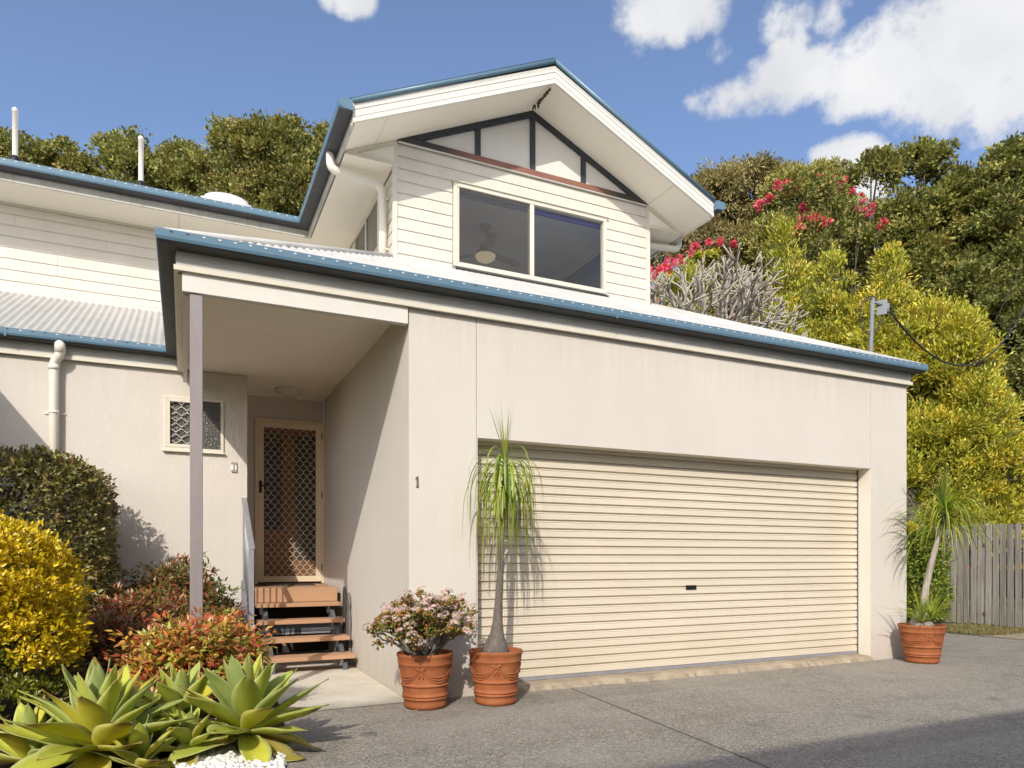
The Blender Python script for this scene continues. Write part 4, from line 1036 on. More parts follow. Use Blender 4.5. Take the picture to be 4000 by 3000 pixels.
# mains service mast and its cables on the right end of the garage roof
mt = thing('service_mast', 'galvanised service mast with a flat end plate at the right end of the garage roof', 'mast', (6.42,0.72,3.0))
mb_ = (6.45,0.75,3.0); mtp = (6.52,0.74,4.60)
MB().tube([mb_, mtp], 0.026, 12).build('pole', M['galv'], mt)
b = MB(); pc_ = Vector((6.66,0.73,4.50)); rt = Vector((0.70,-0.70,-0.12)).normalized(); up = Vector((0.10,0.03,1)).normalized(); nn = rt.cross(up).normalized()
cs = [(-.045,-.11),(.075,-.09),(.075,.11),(-.045,.09)]
vs = [pc_+rt*a+up*c+nn*0.004 for a,c in cs] + [pc_+rt*a+up*c-nn*0.004 for a,c in cs]
b.add(vs, [(0,1,2,3),(7,6,5,4),(0,4,5,1),(1,5,6,2),(2,6,7,3),(3,7,4,0)]); b.build('end_plate', M['galv'], mt)
MB().tube([(6.51,0.745,4.56),(6.80,0.715,4.52)], 0.02, 8).tube([(6.77,0.72,4.44),(6.77,0.72,4.56)], 0.03, 8).build('bracket', M['galv'], mt)
b = MB()
for r_, ph in ((0.25,0.0),(0.22,0.5)):
    pts = []
    for i in range(19):
        t = R(70+ i*15.5+ph*20); pts.append((6.50+r_*0.62*math.cos(t)*0.8-0.02, 0.74-r_*0.62*math.cos(t)*0.5, 4.37+r_*math.sin(t)))
    b.tube(pts, 0.006, 6, caps=False)
b.build('cable_loop', M['cable'], mt)
o = MB(); A = Vector((6.80,0.71,4.48)); Bp = Vector((13.93,2.56,7.35)); pts = []
for i in range(26):
    t = i/25; p = A.lerp(Bp, t); p.z -= 4*1.42*t*(1-t); pts.append(p)
o.tube(pts, 0.014, 6)
o = o.build('service_cable', M['cable'], None); tag(o, 'twisted black power cable sagging from the service mast past the yellow-green trees', 'cable')
o = MB(); o.tube([(11.63,2.53,4.90),(12.49,2.15,6.75)], 0.006, 5); o = o.build('stay_wire', M['cable'], None); tag(o, 'thin straight wire slanting up in front of the dark trees at right', 'wire')

# drain cover and dry leaves on the drive
o = MB(); o.lathe(-0.563,-0.945,[(0.0,0.006),(0.054,0.006),(0.058,0.004),(0.060,0.0005)],28); o = o.build('drain_cover', M['cover'], None); tag(o, 'small round grey drain cover set in the drive near the agaves', 'drain cover')
b = MB(); rs = random.Random(11)
for i in range(60):
    x = rs.uniform(-0.6,1.6); y = rs.uniform(-1.3,-0.04) if rs.random() < .7 else rs.uniform(-2.2,-0.6)
    if math.hypot(x-0.06,y+0.235) < 0.17 or math.hypot(x-0.63,y+0.34) < 0.17: continue
    a = rs.uniform(0,6.28); l = rs.uniform(.010,.024); w = l*.3
    b.add([(x+math.cos(a)*l,y+math.sin(a)*l,.006),(x-math.sin(a)*w,y+math.cos(a)*w,.010),(x-math.cos(a)*l,y-math.sin(a)*l,.006),(x+math.sin(a)*w,y-math.cos(a)*w,.004)], [(0,1,2),(0,2,3)])
o = b.build('fallen_leaves', M['dry_leaf'], None, kind='stuff'); tag(o, 'scattered dry brown leaves on the drive around the pots', 'fallen leaves', kind='stuff')

# ------------------------------------------------------------------ terracotta pots
def pot(cx, cy, H, Rr, Rb, rot, label):
    t = thing('terracotta_pot', label, 'pot', (cx,cy,0), 'terracotta pots with swag relief')
    s = H/0.44
    rz = lambda z: Rb + (Rr*0.93-Rb)*(z/(0.40*s))**0.9
    P = [(0.0,0.002),(Rb*0.97,0.002),(Rb,0.008*s)]
    def ring(z, d, w):
        P.extend([(rz(z-w),z-w),(rz(z)+d*0.8,z-w*0.55),(rz(z)+d,z),(rz(z)+d*0.8,z+w*0.55),(rz(z+w),z+w)])
    P.append((Rb+0.012,0.02*s)); P.append((Rb+0.013,0.035*s)); P.append((rz(.05*s)+0.002,0.05*s))
    ring(0.085*s,0.010,0.009*s); ring(0.108*s,0.009,0.009*s)
    P.append((rz(.14*s),.14*s)); P.append((rz(.17*s),.17*s))
    ring(0.192*s,0.011,0.010*s)
    for z in (.22,.25,.28,.31,.335): P.append((rz(z*s),z*s))
    P += [(Rr*0.93,.348*s),(Rr*0.955,.356*s),(Rr*0.955,.366*s),(Rr*0.94,.372*s),(Rr*0.96,.384*s),(Rr*0.955,.396*s),(Rr*0.97,.405*s),(Rr,.418*s),(Rr,.432*s),(Rr*0.985,.44*s),(Rr*0.93,.441*s),(Rr*0.89,.43*s),(Rr*0.87,.38*s),(0.0,.375*s)]
    b = MB(); b.lathe(cx,cy,P,56); b.build('body', M['terra'], t)
    def on(a, z, d=0.0): r = rz(z)+d; return Vector((cx+r*math.cos(a), cy+r*math.sin(a), z))
    n = 4
    for k in range(n):
        a0 = rot + 2*math.pi*k/n; a1 = a0 + 2*math.pi/n
        b = MB()
        for q, (dep, rad, up) in enumerate(((0.055,0.0065,0.0),(0.072,0.007,0.0),(0.088,0.006,0.0),(0.040,0.005,0.0))):
            pts = []; rr = []
            for i in range(15):
                u = i/14; a = a0+0.05+(a1-a0-0.10)*u; sag = dep*s*(1-(2*u-1)**2)
                pts.append(on(a, 0.315*s - 0.006*q*s - sag, 0.001)); rr.append(rad*(0.5+0.7*(1-(2*u-1)**2)))
            b.tube(pts, rr, 6)
        b.build('swag', M['terra'], t)
        b = MB()
        nrm = lambda a: Vector((math.cos(a), math.sin(a), 0))
        def petal(da, dz, rx, rz_, tilt):
            a = a0+da; p = on(a, 0.322*s+dz*s, 0.002)
            m = Matrix.Rotation(a, 3, 'Z') @ Matrix.Rotation(tilt, 3, 'X')
            b.ell(p, (0.009*s, rx*s, rz_*s), 8, 5, m)
        petal(0.10,0.008,0.022,0.012,0.35); petal(-0.10,0.008,0.022,0.012,-0.35); petal(0.07,-0.012,0.016,0.009,-0.5); petal(-0.07,-0.012,0.016,0.009,0.5)
        petal(0.05,-0.045,0.009,0.028,0.35); petal(-0.05,-0.045,0.009,0.028,-0.35); petal(0,0.0,0.010,0.010,0)
        b.build('bow', M['terra'], t)
    b = MB(); b.lathe(cx,cy,[(Rr*0.868,.392*s),(Rr*0.6,.398*s),(0.0,.402*s)],24); b.build('potting_soil', M['soil'], t)
    return t
pot(0.06,-0.250,0.435,0.226,0.158,R(-118),'terracotta pot holding the flowering jade plant, left of the ponytail palm')
pot(0.63,-0.345,0.435,0.222,0.160,R(-112),'terracotta pot holding the tall ponytail palm in front of the garage door')
pot(5.93,-0.345,0.430,0.246,0.165,R(-128),'terracotta pot at the far right corner of the garage wall')

# ------------------------------------------------------------------ paling fence and gate
FX = 11.0
fe = thing('paling_fence', 'weathered grey paling fence behind the clipped hedge at the right', 'fence', (FX,4.2,0))
gt = thing('paling_gate', 'weathered grey paling gate hung beside the paling fence at the far right', 'gate', (FX,1.3,0))
protos = []
for q in range(4):
    b = MB(); w = 0.098; tp = [0.0,0.006,-0.004,0.003][q]
    b.prism([(0.004,0.02),(w,0.025),(w-0.003,1.765+tp),(w*0.5,1.772+tp*2),(0.002,1.77-tp)], 'x', 0.0, 0.016)
    me = b.build('paling', M['paling'], fe, bevel=0.002); protos.append(me)
rs = random.Random(21)
def paling(parent, y, k):
    if k < 4: o = protos[k]; o.parent = parent
    else: o = protos[rs.randrange(4)].copy(); COL.objects.link(o); o.parent = parent
    # mesh coordinates are kept in the fence's frame: shift to the thing
    o.location = Vector((FX + rs.uniform(-.004,.004), y, rs.uniform(-.012,.012))) - Vector(parent.location)
    o.rotation_euler = (rs.uniform(-.008,.008), 0, rs.uniform(-.02,.02))
for o in protos:
    o.data.transform(Matrix.Translation(fe.location))
k = 0
for i in range(40):
    paling(fe, 2.03+i*0.1215, k); k += 1
for i in range(14): paling(gt, 1.90-0.122*i, 99)
for nm_, pr, y0, y1 in (('rail', fe, 2.03, 6.9), ('rail', gt, 0.25, 1.99)):
    for z in (0.35, 1.42): MB().box(FX+0.021,y0,z,FX+0.06,y1,z+0.08).build(nm_, M['paling'], pr)
MB().box(FX+0.021,1.995,0.0,FX+0.12,2.028,1.80).build('gate_post', M['paling'], fe)
MB().box(FX-0.016,1.985,0.20,FX-0.002,2.024,0.245).box(FX-0.016,1.985,1.40,FX-0.002,2.024,1.445).build('hinge', M['bronze'], gt)
MB().box(FX+0.0205,2.14,0.99,FX+0.0208,2.40,1.06).build('red_bar', M['red'], fe, label='red bar showing between the palings')
MB().box(FX+0.0205,1.30,1.00,FX+0.0208,1.84,1.07).build('yellow_bar', M['yellow'], gt, label='yellow bar showing between the gate palings')

b = MB(); rs = random.Random(14)
for i in range(900):
    x = rs.uniform(-3.2,-1.02); y = rs.uniform(-1.6,2.6); z = 0.002+0.05*min(1,max(0,(-0.992+0.11*min(0,y)-x)/.30))+rs.uniform(.004,.016)
    if x > -1.01+0.11*min(0,y): continue
    a = rs.uniform(0,6.28); l = rs.uniform(.012,.03); w = l*rs.uniform(.25,.45)
    b.add([(x+math.cos(a)*l,y+math.sin(a)*l,z),(x-math.sin(a)*w,y+math.cos(a)*w,z+.005),(x-math.cos(a)*l,y-math.sin(a)*l,z),(x+math.sin(a)*w,y-math.cos(a)*w,z-.001)], [(0,1,2),(0,2,3)])
o = b.build('leaf_litter', M['dry_leaf'], None, kind='stuff'); tag(o, 'brown leaf litter lying on the soil of the garden bed', 'leaf litter', kind='stuff')

# ------------------------------------------------------------------ foliage
def nrm(a): return a / np.maximum(np.linalg.norm(a, axis=1, keepdims=True), 1e-9)
def randdir(g, n): return nrm(g.normal(size=(n, 3)))
def palette(g, n, cols, weights=None, jit=0.12):
    c = np.array(cols, dtype=float); w = None if weights is None else np.array(weights)/np.sum(weights)
    k = g.choice(len(c), size=n, p=w); o = c[k] * (1 + g.normal(size=(n, 1))*jit) * (1 + g.normal(size=(n, 3))*jit*0.3)
    return np.clip(o, 0.004, 0.95)

def mesh_np(name, V, F, mat, parent, cols=None, label=None, kind=None, smooth=False):
    """V: (n,3) world; F: list of (m,k) index arrays; cols: per vertex colours"""
    me = bpy.data.meshes.new(name)
    off = np.array(wloc(parent)) if parent is not None else np.zeros(3)
    V = (V - off).astype(np.float32)
    loops = np.concatenate([f.reshape(-1) for f in F]).astype(np.int32)
    tot = np.concatenate([np.full(len(f), f.shape[1], dtype=np.int32) for f in F])
    start = np.concatenate([[0], np.cumsum(tot)[:-1]]).astype(np.int32)
    me.vertices.add(len(V)); me.vertices.foreach_set('co', V.ravel())
    me.loops.add(len(loops)); me.loops.foreach_set('vertex_index', loops)
    me.polygons.add(len(tot)); me.polygons.foreach_set('loop_start', start); me.polygons.foreach_set('loop_total', tot)
    if smooth: me.polygons.foreach_set('use_smooth', np.ones(len(tot), dtype=bool))
    me.update(calc_edges=True)
    if cols is not None:
        a = me.attributes.new('leaf_colour', 'FLOAT_COLOR', 'POINT')
        a.data.foreach_set('color', np.concatenate([cols, np.ones((len(cols), 1))], axis=1).astype(np.float32).ravel())
    me.materials.append(mat)
    o = bpy.data.objects.new(name, me); COL.objects.link(o)
    if parent is not None: o.parent = parent
    if label: o['label'] = label
    if kind: o['kind'] = kind
    return o

def leaves(name, P, D, N, L, W, C, mat, parent, fine=False, fold=0.18, curl=0.12, kind='stuff', wide=0.45):
    n = len(P); D = nrm(D); S = nrm(np.cross(D, N)); N = nrm(np.cross(S, D))
    L = L.reshape(-1, 1); W = W.reshape(-1, 1)
    if not fine:
        V = np.stack([P, P+D*L*wide+S*W*.5+N*W*fold, P+D*L*wide-S*W*.5+N*W*fold, P+D*L-N*L*curl], 1).reshape(-1, 3)
        b = np.arange(n)[:, None]*4
        F = [np.concatenate([b+np.array([[0,1,3]]), b+np.array([[0,3,2]])])]
        Cv = np.repeat(C, 4, axis=0)
    else:
        c1 = P+D*L*.33; c2 = P+D*L*.68-N*L*curl*.35; tp = P+D*L-N*L*curl
        V = np.stack([P, c1, c2, tp, c1+S*W*.5+N*W*fold, c1-S*W*.5+N*W*fold, c2+S*W*.38+N*W*fold*.8, c2-S*W*.38+N*W*fold*.8], 1).reshape(-1, 3)
        b = np.arange(n)[:, None]*8
        F = [np.concatenate([b+np.array([[0,4,1]]), b+np.array([[0,1,5]]), b+np.array([[2,6,3]]), b+np.array([[7,2,3]])]),
             np.concatenate([b+np.array([[1,4,6,2]]), b+np.array([[5,1,2,7]])])]
        Cv = np.repeat(C, 8, axis=0)
    return mesh_np(name, V, F, mat, parent, Cv, kind=kind)

def crown(g, blobs, ncl, per, rc, shell=0.5, up=0.3, droop=0.0, spread=0.9, skip=0.0, poke=0.0):
    """clusters of leaves over the outside of a set of ellipsoids: returns base points, directions, normals, cluster id"""
    B = np.array(blobs, dtype=float); area = (B[:,3]*B[:,4]+B[:,4]*B[:,5]+B[:,3]*B[:,5])
    k = g.choice(len(B), size=ncl, p=area/area.sum())
    u = randdir(g, ncl); u[:,2] = np.where(u[:,2] < -0.45, -u[:,2], u[:,2])
    r = (shell + (1.04-shell)*g.random(ncl)**0.55)*(1+poke*g.random(ncl)**4)
    c = B[k,:3] + u*B[k,3:6]*r[:,None]
    if skip:      # leave holes: whole patches without clusters
        ph = g.random(3)*10
        v = np.sin(c[:,0]*1.9+ph[0])+np.sin(c[:,1]*2.1+ph[1])+np.sin(c[:,2]*2.3+ph[2])
        keep = v > -3+skip*3; c = c[keep]; u = u[keep]; k = k[keep]
    n = len(c); sz = rc*(0.6+0.8*g.random(n))
    cl = np.repeat(np.arange(n), per)
    q = randdir(g, n*per)*(g.random((n*per, 1))**0.5)
    P = c[cl] + q*sz[cl][:,None]*np.array([1,1,0.75])
    D = nrm(u[cl]*0.55 + q*0.7 + randdir(g, n*per)*spread*0.6 + np.array([0,0,up-droop]))
    N = nrm(u[cl]*0.6 + np.array([0,-0.25,0.45]) + randdir(g, n*per)*0.8)
    return P, D, N, cl

def limbs(g, mb, base, top, blobs, r0, n=6, sides=8):
    base = Vector(base); top = Vector(top)
    pts = [base.lerp(top, t) + Vector((math.sin(t*5+base.x)*r0*0.8, math.cos(t*4+base.y)*r0*0.8, 0)) for t in [i/6 for i in range(7)]]
    mb.tube(pts, [r0*(1.25-0.7*i/6) for i in range(7)], sides)
    for q in range(n):
        b = blobs[q % len(blobs)]
        st = pts[3 + (q % 4)]
        e = Vector(b[:3]) + Vector((g.normal()*b[3]*.35, g.normal()*b[4]*.35, g.normal()*b[5]*.3))
        m = st.lerp(e, 0.5) + Vector((g.normal(), g.normal(), g.normal()+0.6))*(e-st).length*0.10
        rr = r0*0.42
        L = [st*(1-t)**2+m*2*t*(1-t)+e*t*t for t in [i/6 for i in range(7)]]
        mb.tube(L, [rr*(1-0.8*i/6) for i in range(7)], 6)
        for w in range(3):
            s0 = L[3+w]; e2 = s0 + Vector((g.normal(), g.normal(), abs(g.normal())*.8))*b[3]*0.55
            mm = s0.lerp(e2, .5)+Vector((g.normal(),g.normal(),g.normal()))*0.12*b[3]
            mb.tube([s0, mm, e2], [rr*.4, rr*.28, rr*.1], 5)

def tree(name, label, cat, base, top, blobs, ncl, per, rc, L, W, cols, wts=None, seed=1, r0=0.25, bark='bark', mat='leaf', group=None, nl=6, **kw):
    g = np.random.default_rng(seed)
    blobs = [(b[0],b[1],b[2]-0.22*b[5],b[3]*0.88,b[4]*0.88,b[5]*0.86) for b in blobs]
    far = cat == 'tree' and group == grp
    ncl = int(ncl*(2.0 if far else 1.75)); per = int(per*(1.45 if far else 1.4)); L *= 0.47; W *= 0.52 if far else 0.50; rc *= 0.66
    sub = []
    for b in blobs:
        for q in range(12):
            u = randdir(g, 1)[0]; u[2] = abs(u[2]) if u[2] < -0.3 else u[2]; k_ = g.uniform(.20,.50); o_ = g.uniform(.45,1.08)
            sub.append((b[0]+u[0]*b[3]*o_, b[1]+u[1]*b[4]*o_, b[2]+u[2]*b[5]*o_, b[3]*k_, b[4]*k_, b[5]*k_))
    big_blobs = blobs; blobs = sub
    kw.setdefault('shell', 0.25); kw['shell'] = min(kw['shell'], 0.3)
    t = thing(name, label, cat, tuple(base), group)
    mb = MB(); limbs(g, mb, base, top, big_blobs, r0, nl)
    for b in big_blobs:          # fine outer twigs, some standing clear of the leaves
        for q in range(16):
            u = Vector(randdir(g, 1)[0]); u.z = abs(u.z)*.9
            c_ = Vector(b[:3]); e_ = c_+Vector((u.x*b[3],u.y*b[4],u.z*b[5]))*g.uniform(.85,1.12); s_ = c_.lerp(e_, .25); m_ = s_.lerp(e_,.55)+Vector(g.normal(size=3))*b[3]*.09
            mb.tube([s_, m_, e_], [0.022*b[3]+.006, 0.013*b[3]+.005, 0.006], 4, caps=False)
    mb.build('trunk', M[bark], t, fix=False)
    P1, D1, N1, cl1 = crown(g, blobs, int(ncl*0.62), per, rc, **kw)
    kw['shell'] = 0.5; kw['poke'] = 0.35; P2, D2, N2, cl2 = crown(g, big_blobs, int(ncl*0.42), per, rc*1.15, **kw)
    P, D, N, cl = (np.concatenate(q) for q in ((P1,P2),(D1,D2),(N1,N2),(cl1,cl2+cl1.max()+1)))
    n = len(P); tone = palette(g, cl.max()+1, cols, wts, 0.16)[cl]; one = palette(g, n, cols, wts, 0.16)
    one *= np.exp(g.normal(size=(n,1))*0.28); C = np.clip(tone*0.5+one*0.5, .004, .9)
    leaves('crown', P, D, N, L*(0.65+0.7*g.random(n)), W*(0.7+0.6*g.random(n)), C, M[mat], t, kind='stuff')
    return t

# --- trees far behind the house
FIG = [(0.111, 0.134, 0.039), (0.215, 0.228, 0.061), (0.341, 0.322, 0.09), (0.415, 0.315, 0.09)]
OLIVE = [(0.137, 0.158, 0.048), (0.244, 0.252, 0.073), (0.338, 0.327, 0.103), (0.306, 0.226, 0.073)]
GUM = [(0.193, 0.178, 0.085), (0.312, 0.275, 0.123), (0.431, 0.365, 0.176), (0.356, 0.252, 0.123)]
YG = [(0.17,0.21,0.028),(0.35,0.37,0.042),(0.56,0.52,0.06),(0.70,0.50,0.055)]
grp = 'tall trees behind the house'
tree('leafy_tree','olive green tree low behind the roof at the far left edge','tree',(-6.2,20.8,0),(-6.1,20.7,11.0),
     [(-6.4,20.6,13.1,1.6,1.5,1.5),(-5.2,20.3,13.5,1.1,1.2,0.9),(-7.6,21,13.6,1.5,1.4,1.6),(-4.2,20.0,12.5,0.9,0.9,0.9)],230,44,0.40,0.24,0.15,OLIVE,(2,4,3,1),seed=3,r0=0.3,group=grp,skip=0.52)
tree('leafy_tree.001','loose olive tree standing behind the second roof vent','tree',(-2.5,19.2,0),(-2.4,19.1,10.5),
     [(-2.9,19.2,13.1,1.3,1.2,1.5),(-2.2,19.0,11.8,1.8,1.4,1.6),(-3.4,19.6,13.9,0.7,0.7,0.75),(-1.9,18.9,13.3,0.7,0.7,1.1),(-1.0,18.4,12.7,1.2,1.2,1.2)],300,44,0.40,0.24,0.15,OLIVE,(2,4,3,1),seed=4,r0=0.32,group=grp,skip=0.52)
tree('leafy_tree.002','dense olive tree rising behind the valley of the roof beside the gable','tree',(0.6,17.7,0),(0.7,17.6,10.5),
     [(0.4,17.7,12.9,1.9,1.6,1.9),(-0.2,17.9,14.0,0.9,0.9,0.9),(0.9,17.4,14.1,1.0,1.0,0.9),(1.8,17.1,12.6,1.4,1.4,1.6),(2.4,17,13.9,0.7,0.8,0.9),(0.2,17.8,11.2,2.6,1.7,1.6)],560,46,0.42,0.23,0.15,OLIVE,(2,4,3,1),seed=5,r0=0.36,group=grp,skip=0.36)
tree('gum_tree','tall grey-green gum tree right behind the gable eave','tree',(20.8,19.2,0),(20.8,19.2,11.5),
     [(20.0,19.4,17.2,2.0,2.0,1.9),(21.4,18.9,18.3,1.4,1.5,1.3),(22.3,18.5,16.5,1.6,1.6,1.8),(19.0,19.9,15.4,1.9,1.9,2.0),(21.3,19,14.4,2.6,2.0,2.2),(20.0,19.3,12.2,2.6,2.0,1.6),(18.2,20.3,17.2,0.7,0.7,0.8)],760,48,0.50,0.40,0.12,GUM,(2,4,3,1),seed=6,r0=0.45,bark='bark_dark',group=grp,droop=0.55,skip=0.2)
tree('gum_tree.001','round-headed gum tree between the gable and the tall dark trees','tree',(22.4,16.3,0),(22.4,16.3,11.5),
     [(21.9,16.4,16.6,1.5,1.4,1.5),(23.0,16.0,16.9,1.3,1.3,1.4),(22.4,16.3,14.4,2.2,1.6,1.8),(24.2,15.6,15.6,1.2,1.2,1.4),(20.9,16.8,14.4,1.3,1.3,1.5)],480,46,0.48,0.34,0.14,[(c[0]*1.05,c[1]*1.15,c[2]*.8) for c in GUM],(2,4,3,1),seed=7,r0=0.4,bark='bark_dark',group=grp,skip=0.15)
tree('leafy_tree.003','mid green tree carrying red flowers among its branches','tree',(20.6,12.7,0),(20.6,12.7,8.0),
     [(20.0,12.9,12.2,1.6,1.5,1.4),(21.4,12.4,13.2,1.2,1.2,1.2),(20.6,12.7,10.2,2.4,1.8,2.0),(22.4,12.0,11.2,1.4,1.4,1.8),(19.2,13.3,10.6,1.4,1.2,1.6)],460,46,0.44,0.26,0.14,FIG,(2,4,3,1),seed=8,r0=0.24,bark='bark',group=grp,skip=0.3)
tree('fig_tree','big dark tree with bare pale limbs at its open upper left','tree',(19.9,9.7,0),(19.9,9.7,8.5),
     [(19.0,10.2,13.9,0.75,0.75,0.65),(20.2,9.6,14.1,0.95,0.9,0.8),(20.3,9.5,12.0,1.7,1.5,1.6),(21.4,9.1,12.9,1.1,1.1,1.1),(20.8,9.3,10.0,2.2,1.8,1.9),(19.6,9.9,9.6,1.4,1.3,1.4),(22.3,8.7,10.6,1.6,1.5,2.0),(20.6,9.4,7.4,2.6,1.8,2.0),(18.6,10.4,11.6,0.6,0.6,0.4)],900,44,0.44,0.27,0.17,FIG,(3,4,3,0.7),seed=9,r0=0.27,bark='bark',group=grp,nl=12,skip=0.33)
tree('fig_tree.001','big dark tree with heavy limbs filling the right edge','tree',(21.9,7.4,0),(21.9,7.4,7.5),
     [(22.0,7.5,13.2,1.5,1.4,1.3),(21.1,7.9,11.9,1.3,1.3,1.4),(23.2,6.9,12.6,1.6,1.5,1.6),(22.2,7.3,10.2,2.3,1.8,1.8),(20.6,7.6,8.6,1.8,1.6,1.8),(23.2,6.6,8.0,2.3,2.0,2.2),(21.3,7.0,5.8,2.4,1.8,2.2),(22.6,6.0,3.2,2.6,2.0,2.4),(24.5,5.4,10.5,2.0,2.0,2.6)],1000,44,0.44,0.26,0.16,FIG,(4,4,2,0.5),seed=10,r0=0.34,bark='bark_dark',group=grp,nl=12,skip=0.25)
tree('fig_tree.002','far dark tree filling the gap between the two dark trees at right','tree',(24.5,10.2,0),(24.5,10.2,8.5),
     [(24.0,10.5,12.9,1.8,1.5,1.4),(25.0,9.8,11.0,2.4,2.0,2.2),(23.4,10.8,9.2,2.2,2.0,2.4),(25.2,9.4,7.0,3.0,2.2,2.6)],520,40,0.5,0.32,0.19,FIG,(4,4,2,0.5),seed=12,r0=0.4,bark='bark_dark',group=grp,skip=0.2)
# a far-off band of bush closes the gaps between the trunks
g = np.random.default_rng(50); bl = [(x, 34-0.32*x+g.normal()*1.2, 3.0+g.random()*1.6, 3.2, 2.0, 4.0+g.random()*1.4) for x in np.arange(12, 46, 2.6)]
P, D, N, cl = crown(g, bl, 900, 34, 0.9, shell=0.6); n = len(P)
o = leaves('distant_bush', P, D, N, 0.5*(0.7+0.6*g.random(n)), 0.3*(0.7+0.6*g.random(n)), palette(g, n, FIG, (5,4,2,.4)), M['leaf'], None, kind='stuff')
tag(o, 'mass of dark bush seen through the gaps between the trees at right', 'bushland', kind='stuff')

# --- yellow-green trees beyond the fence
def cone(cx, cy, z0, z1, r, k, lean=0.0):
    out = []
    for i in range(k):
        t = i/(k-1); rr = r*(1-t)**0.7+0.30
        out.append((cx+lean*t, cy, z0+(z1-z0)*t, rr, rr, (z1-z0)/k*1.15))
    return out
gy = 'yellow-green screening trees past the fence'
kw = dict(up=0.55, spread=0.8, skip=0.12, shell=0.45)
tree('screen_tree','slender conical yellow-green tree, nearest the gable of the row past the fence','tree',(11.5,7.0,0),(11.5,7.0,5.5),cone(11.5,7.0,3.2,8.75,1.15,7)+[(11.6,6.4,5.4,1.3,1.0,1.6),(12.0,5.6,4.8,1.3,1.0,1.5)],480,44,0.34,0.22,0.065,YG,(2,4,3,.7),seed=13,r0=0.13,group=gy,mat='leaf_gloss',**kw)
tree('screen_tree.001','middle conical yellow-green tree with a pointed top','tree',(11.75,5.9,0),(11.7,5.85,5.0),cone(11.75,5.85,2.4,7.55,1.2,7),440,44,0.33,0.21,0.065,YG,(2,4,3,.9),seed=14,r0=0.13,group=gy,mat='leaf_gloss',**kw)
tree('screen_tree.002','broad bright yellow-green tree behind the service mast','tree',(12.6,4.8,0),(12.6,4.8,4.8),
     cone(12.40,4.90,3.0,7.5,1.45,6)+[(12.9,4.5,5.3,1.0,1.0,1.2),(12.1,5.0,4.9,1.0,1.0,1.2)],640,46,0.33,0.21,0.07,YG,(1.5,4,4,1.5),seed=15,r0=0.15,group=gy,mat='leaf_gloss',**kw)
tree('screen_tree.003','lower yellow-green tree spreading over the fence at right','tree',(13.2,3.6,0),(13.2,3.7,3.6),
     [(12.75,4.1,6.1,0.8,0.8,0.7),(12.85,3.8,5.2,0.9,0.9,0.9),(12.95,3.5,4.1,0.95,0.9,1.0),(12.5,3.8,3.4,1.1,0.9,1.2),(13.2,3.25,2.9,0.95,0.9,0.95),(12.9,3.4,2.0,1.15,0.9,0.9)],640,46,0.32,0.20,0.068,YG,(1.5,4,4,1.5),seed=16,r0=0.14,group=gy,mat='leaf_gloss',**kw)
tree('screen_tree.004','small yellow-green tree peeping out under the right gable eave','tree',(8.75,7.2,0),(8.75,7.2,5.0),
     [(8.75,7.2,7.2,0.72,0.7,0.8),(8.7,7.2,6.0,1.0,0.9,1.2),(8.8,7.2,4.8,1.1,1.0,1.2)],240,44,0.30,0.18,0.06,YG,(3,4,2,.6),seed=17,r0=0.1,group=gy,mat='leaf_gloss',**kw)

# --- bougainvillea climbing through the trees
PINK = [(0.70,0.07,0.13),(0.80,0.16,0.26),(0.80,0.24,0.22),(0.70,0.08,0.24)]
def bougain(name, label, base, puffs, seed, green):
    g = np.random.default_rng(seed); t = thing(name, label, 'bougainvillea', base, 'bougainvillea in the trees')
    mb = MB()
    for p in puffs:
        s = Vector(base); e = Vector(p[:3]); m = s.lerp(e, .55)+Vector((g.normal()*.5,g.normal()*.4,.6))
        mb.tube([s*(1-q)**2+m*2*q*(1-q)+e*q*q for q in [i/7 for i in range(8)]], [0.045*(1-.8*i/7) for i in range(8)], 5)
    mb.build('stem', M['bark_dark'], t, fix=False)
    for p in puffs:
        P, D, N, cl = crown(g, [(p[0],p[1],p[2],p[3],p[3],p[4])], int(11*p[5]), 24, p[3]*0.32, shell=0.2, spread=1.4); n = len(P)
        leaves('flower_head', P, D, N, 0.085*(.7+.6*g.random(n)), 0.075*(.7+.6*g.random(n)), palette(g, n, PINK, (3,3,2,1), .2), M['petal'], t)
    for p in green:
        P, D, N, cl = crown(g, [p], 34, 26, p[3]*0.3, shell=0.3); n = len(P)
        leaves('foliage', P, D, N, 0.11*(.7+.6*g.random(n)), 0.06*(.7+.6*g.random(n)), palette(g, n, FIG if seed == 32 else YG, (3,4,2,1)), M['leaf'], t)
bougain('bougainvillea','deep pink bougainvillea massed beside the right gable wall behind the bare frangipani',(10.2,9.6,0),
    [(9.9,10.0,8.6,0.55,0.55,2.2),(9.75,10.05,7.6,0.5,0.7,2.0),(10.5,9.8,9.0,0.45,0.4,1.4),(11.0,9.5,9.55,0.30,0.22,.8),(11.4,9.3,9.75,0.22,0.18,.6),(11.85,9.1,9.6,0.16,0.12,.35),(9.9,9.9,6.6,0.45,0.6,1.4),(11.6,9.2,7.6,0.24,0.2,.5),(12.1,9.0,7.3,0.3,0.18,.5),(12.35,8.9,7.0,0.22,0.25,.5)],31,
    [(11.2,9.4,9.3,0.3,0.3,0.2),(10.4,9.8,8.0,0.6,0.4,0.5)])
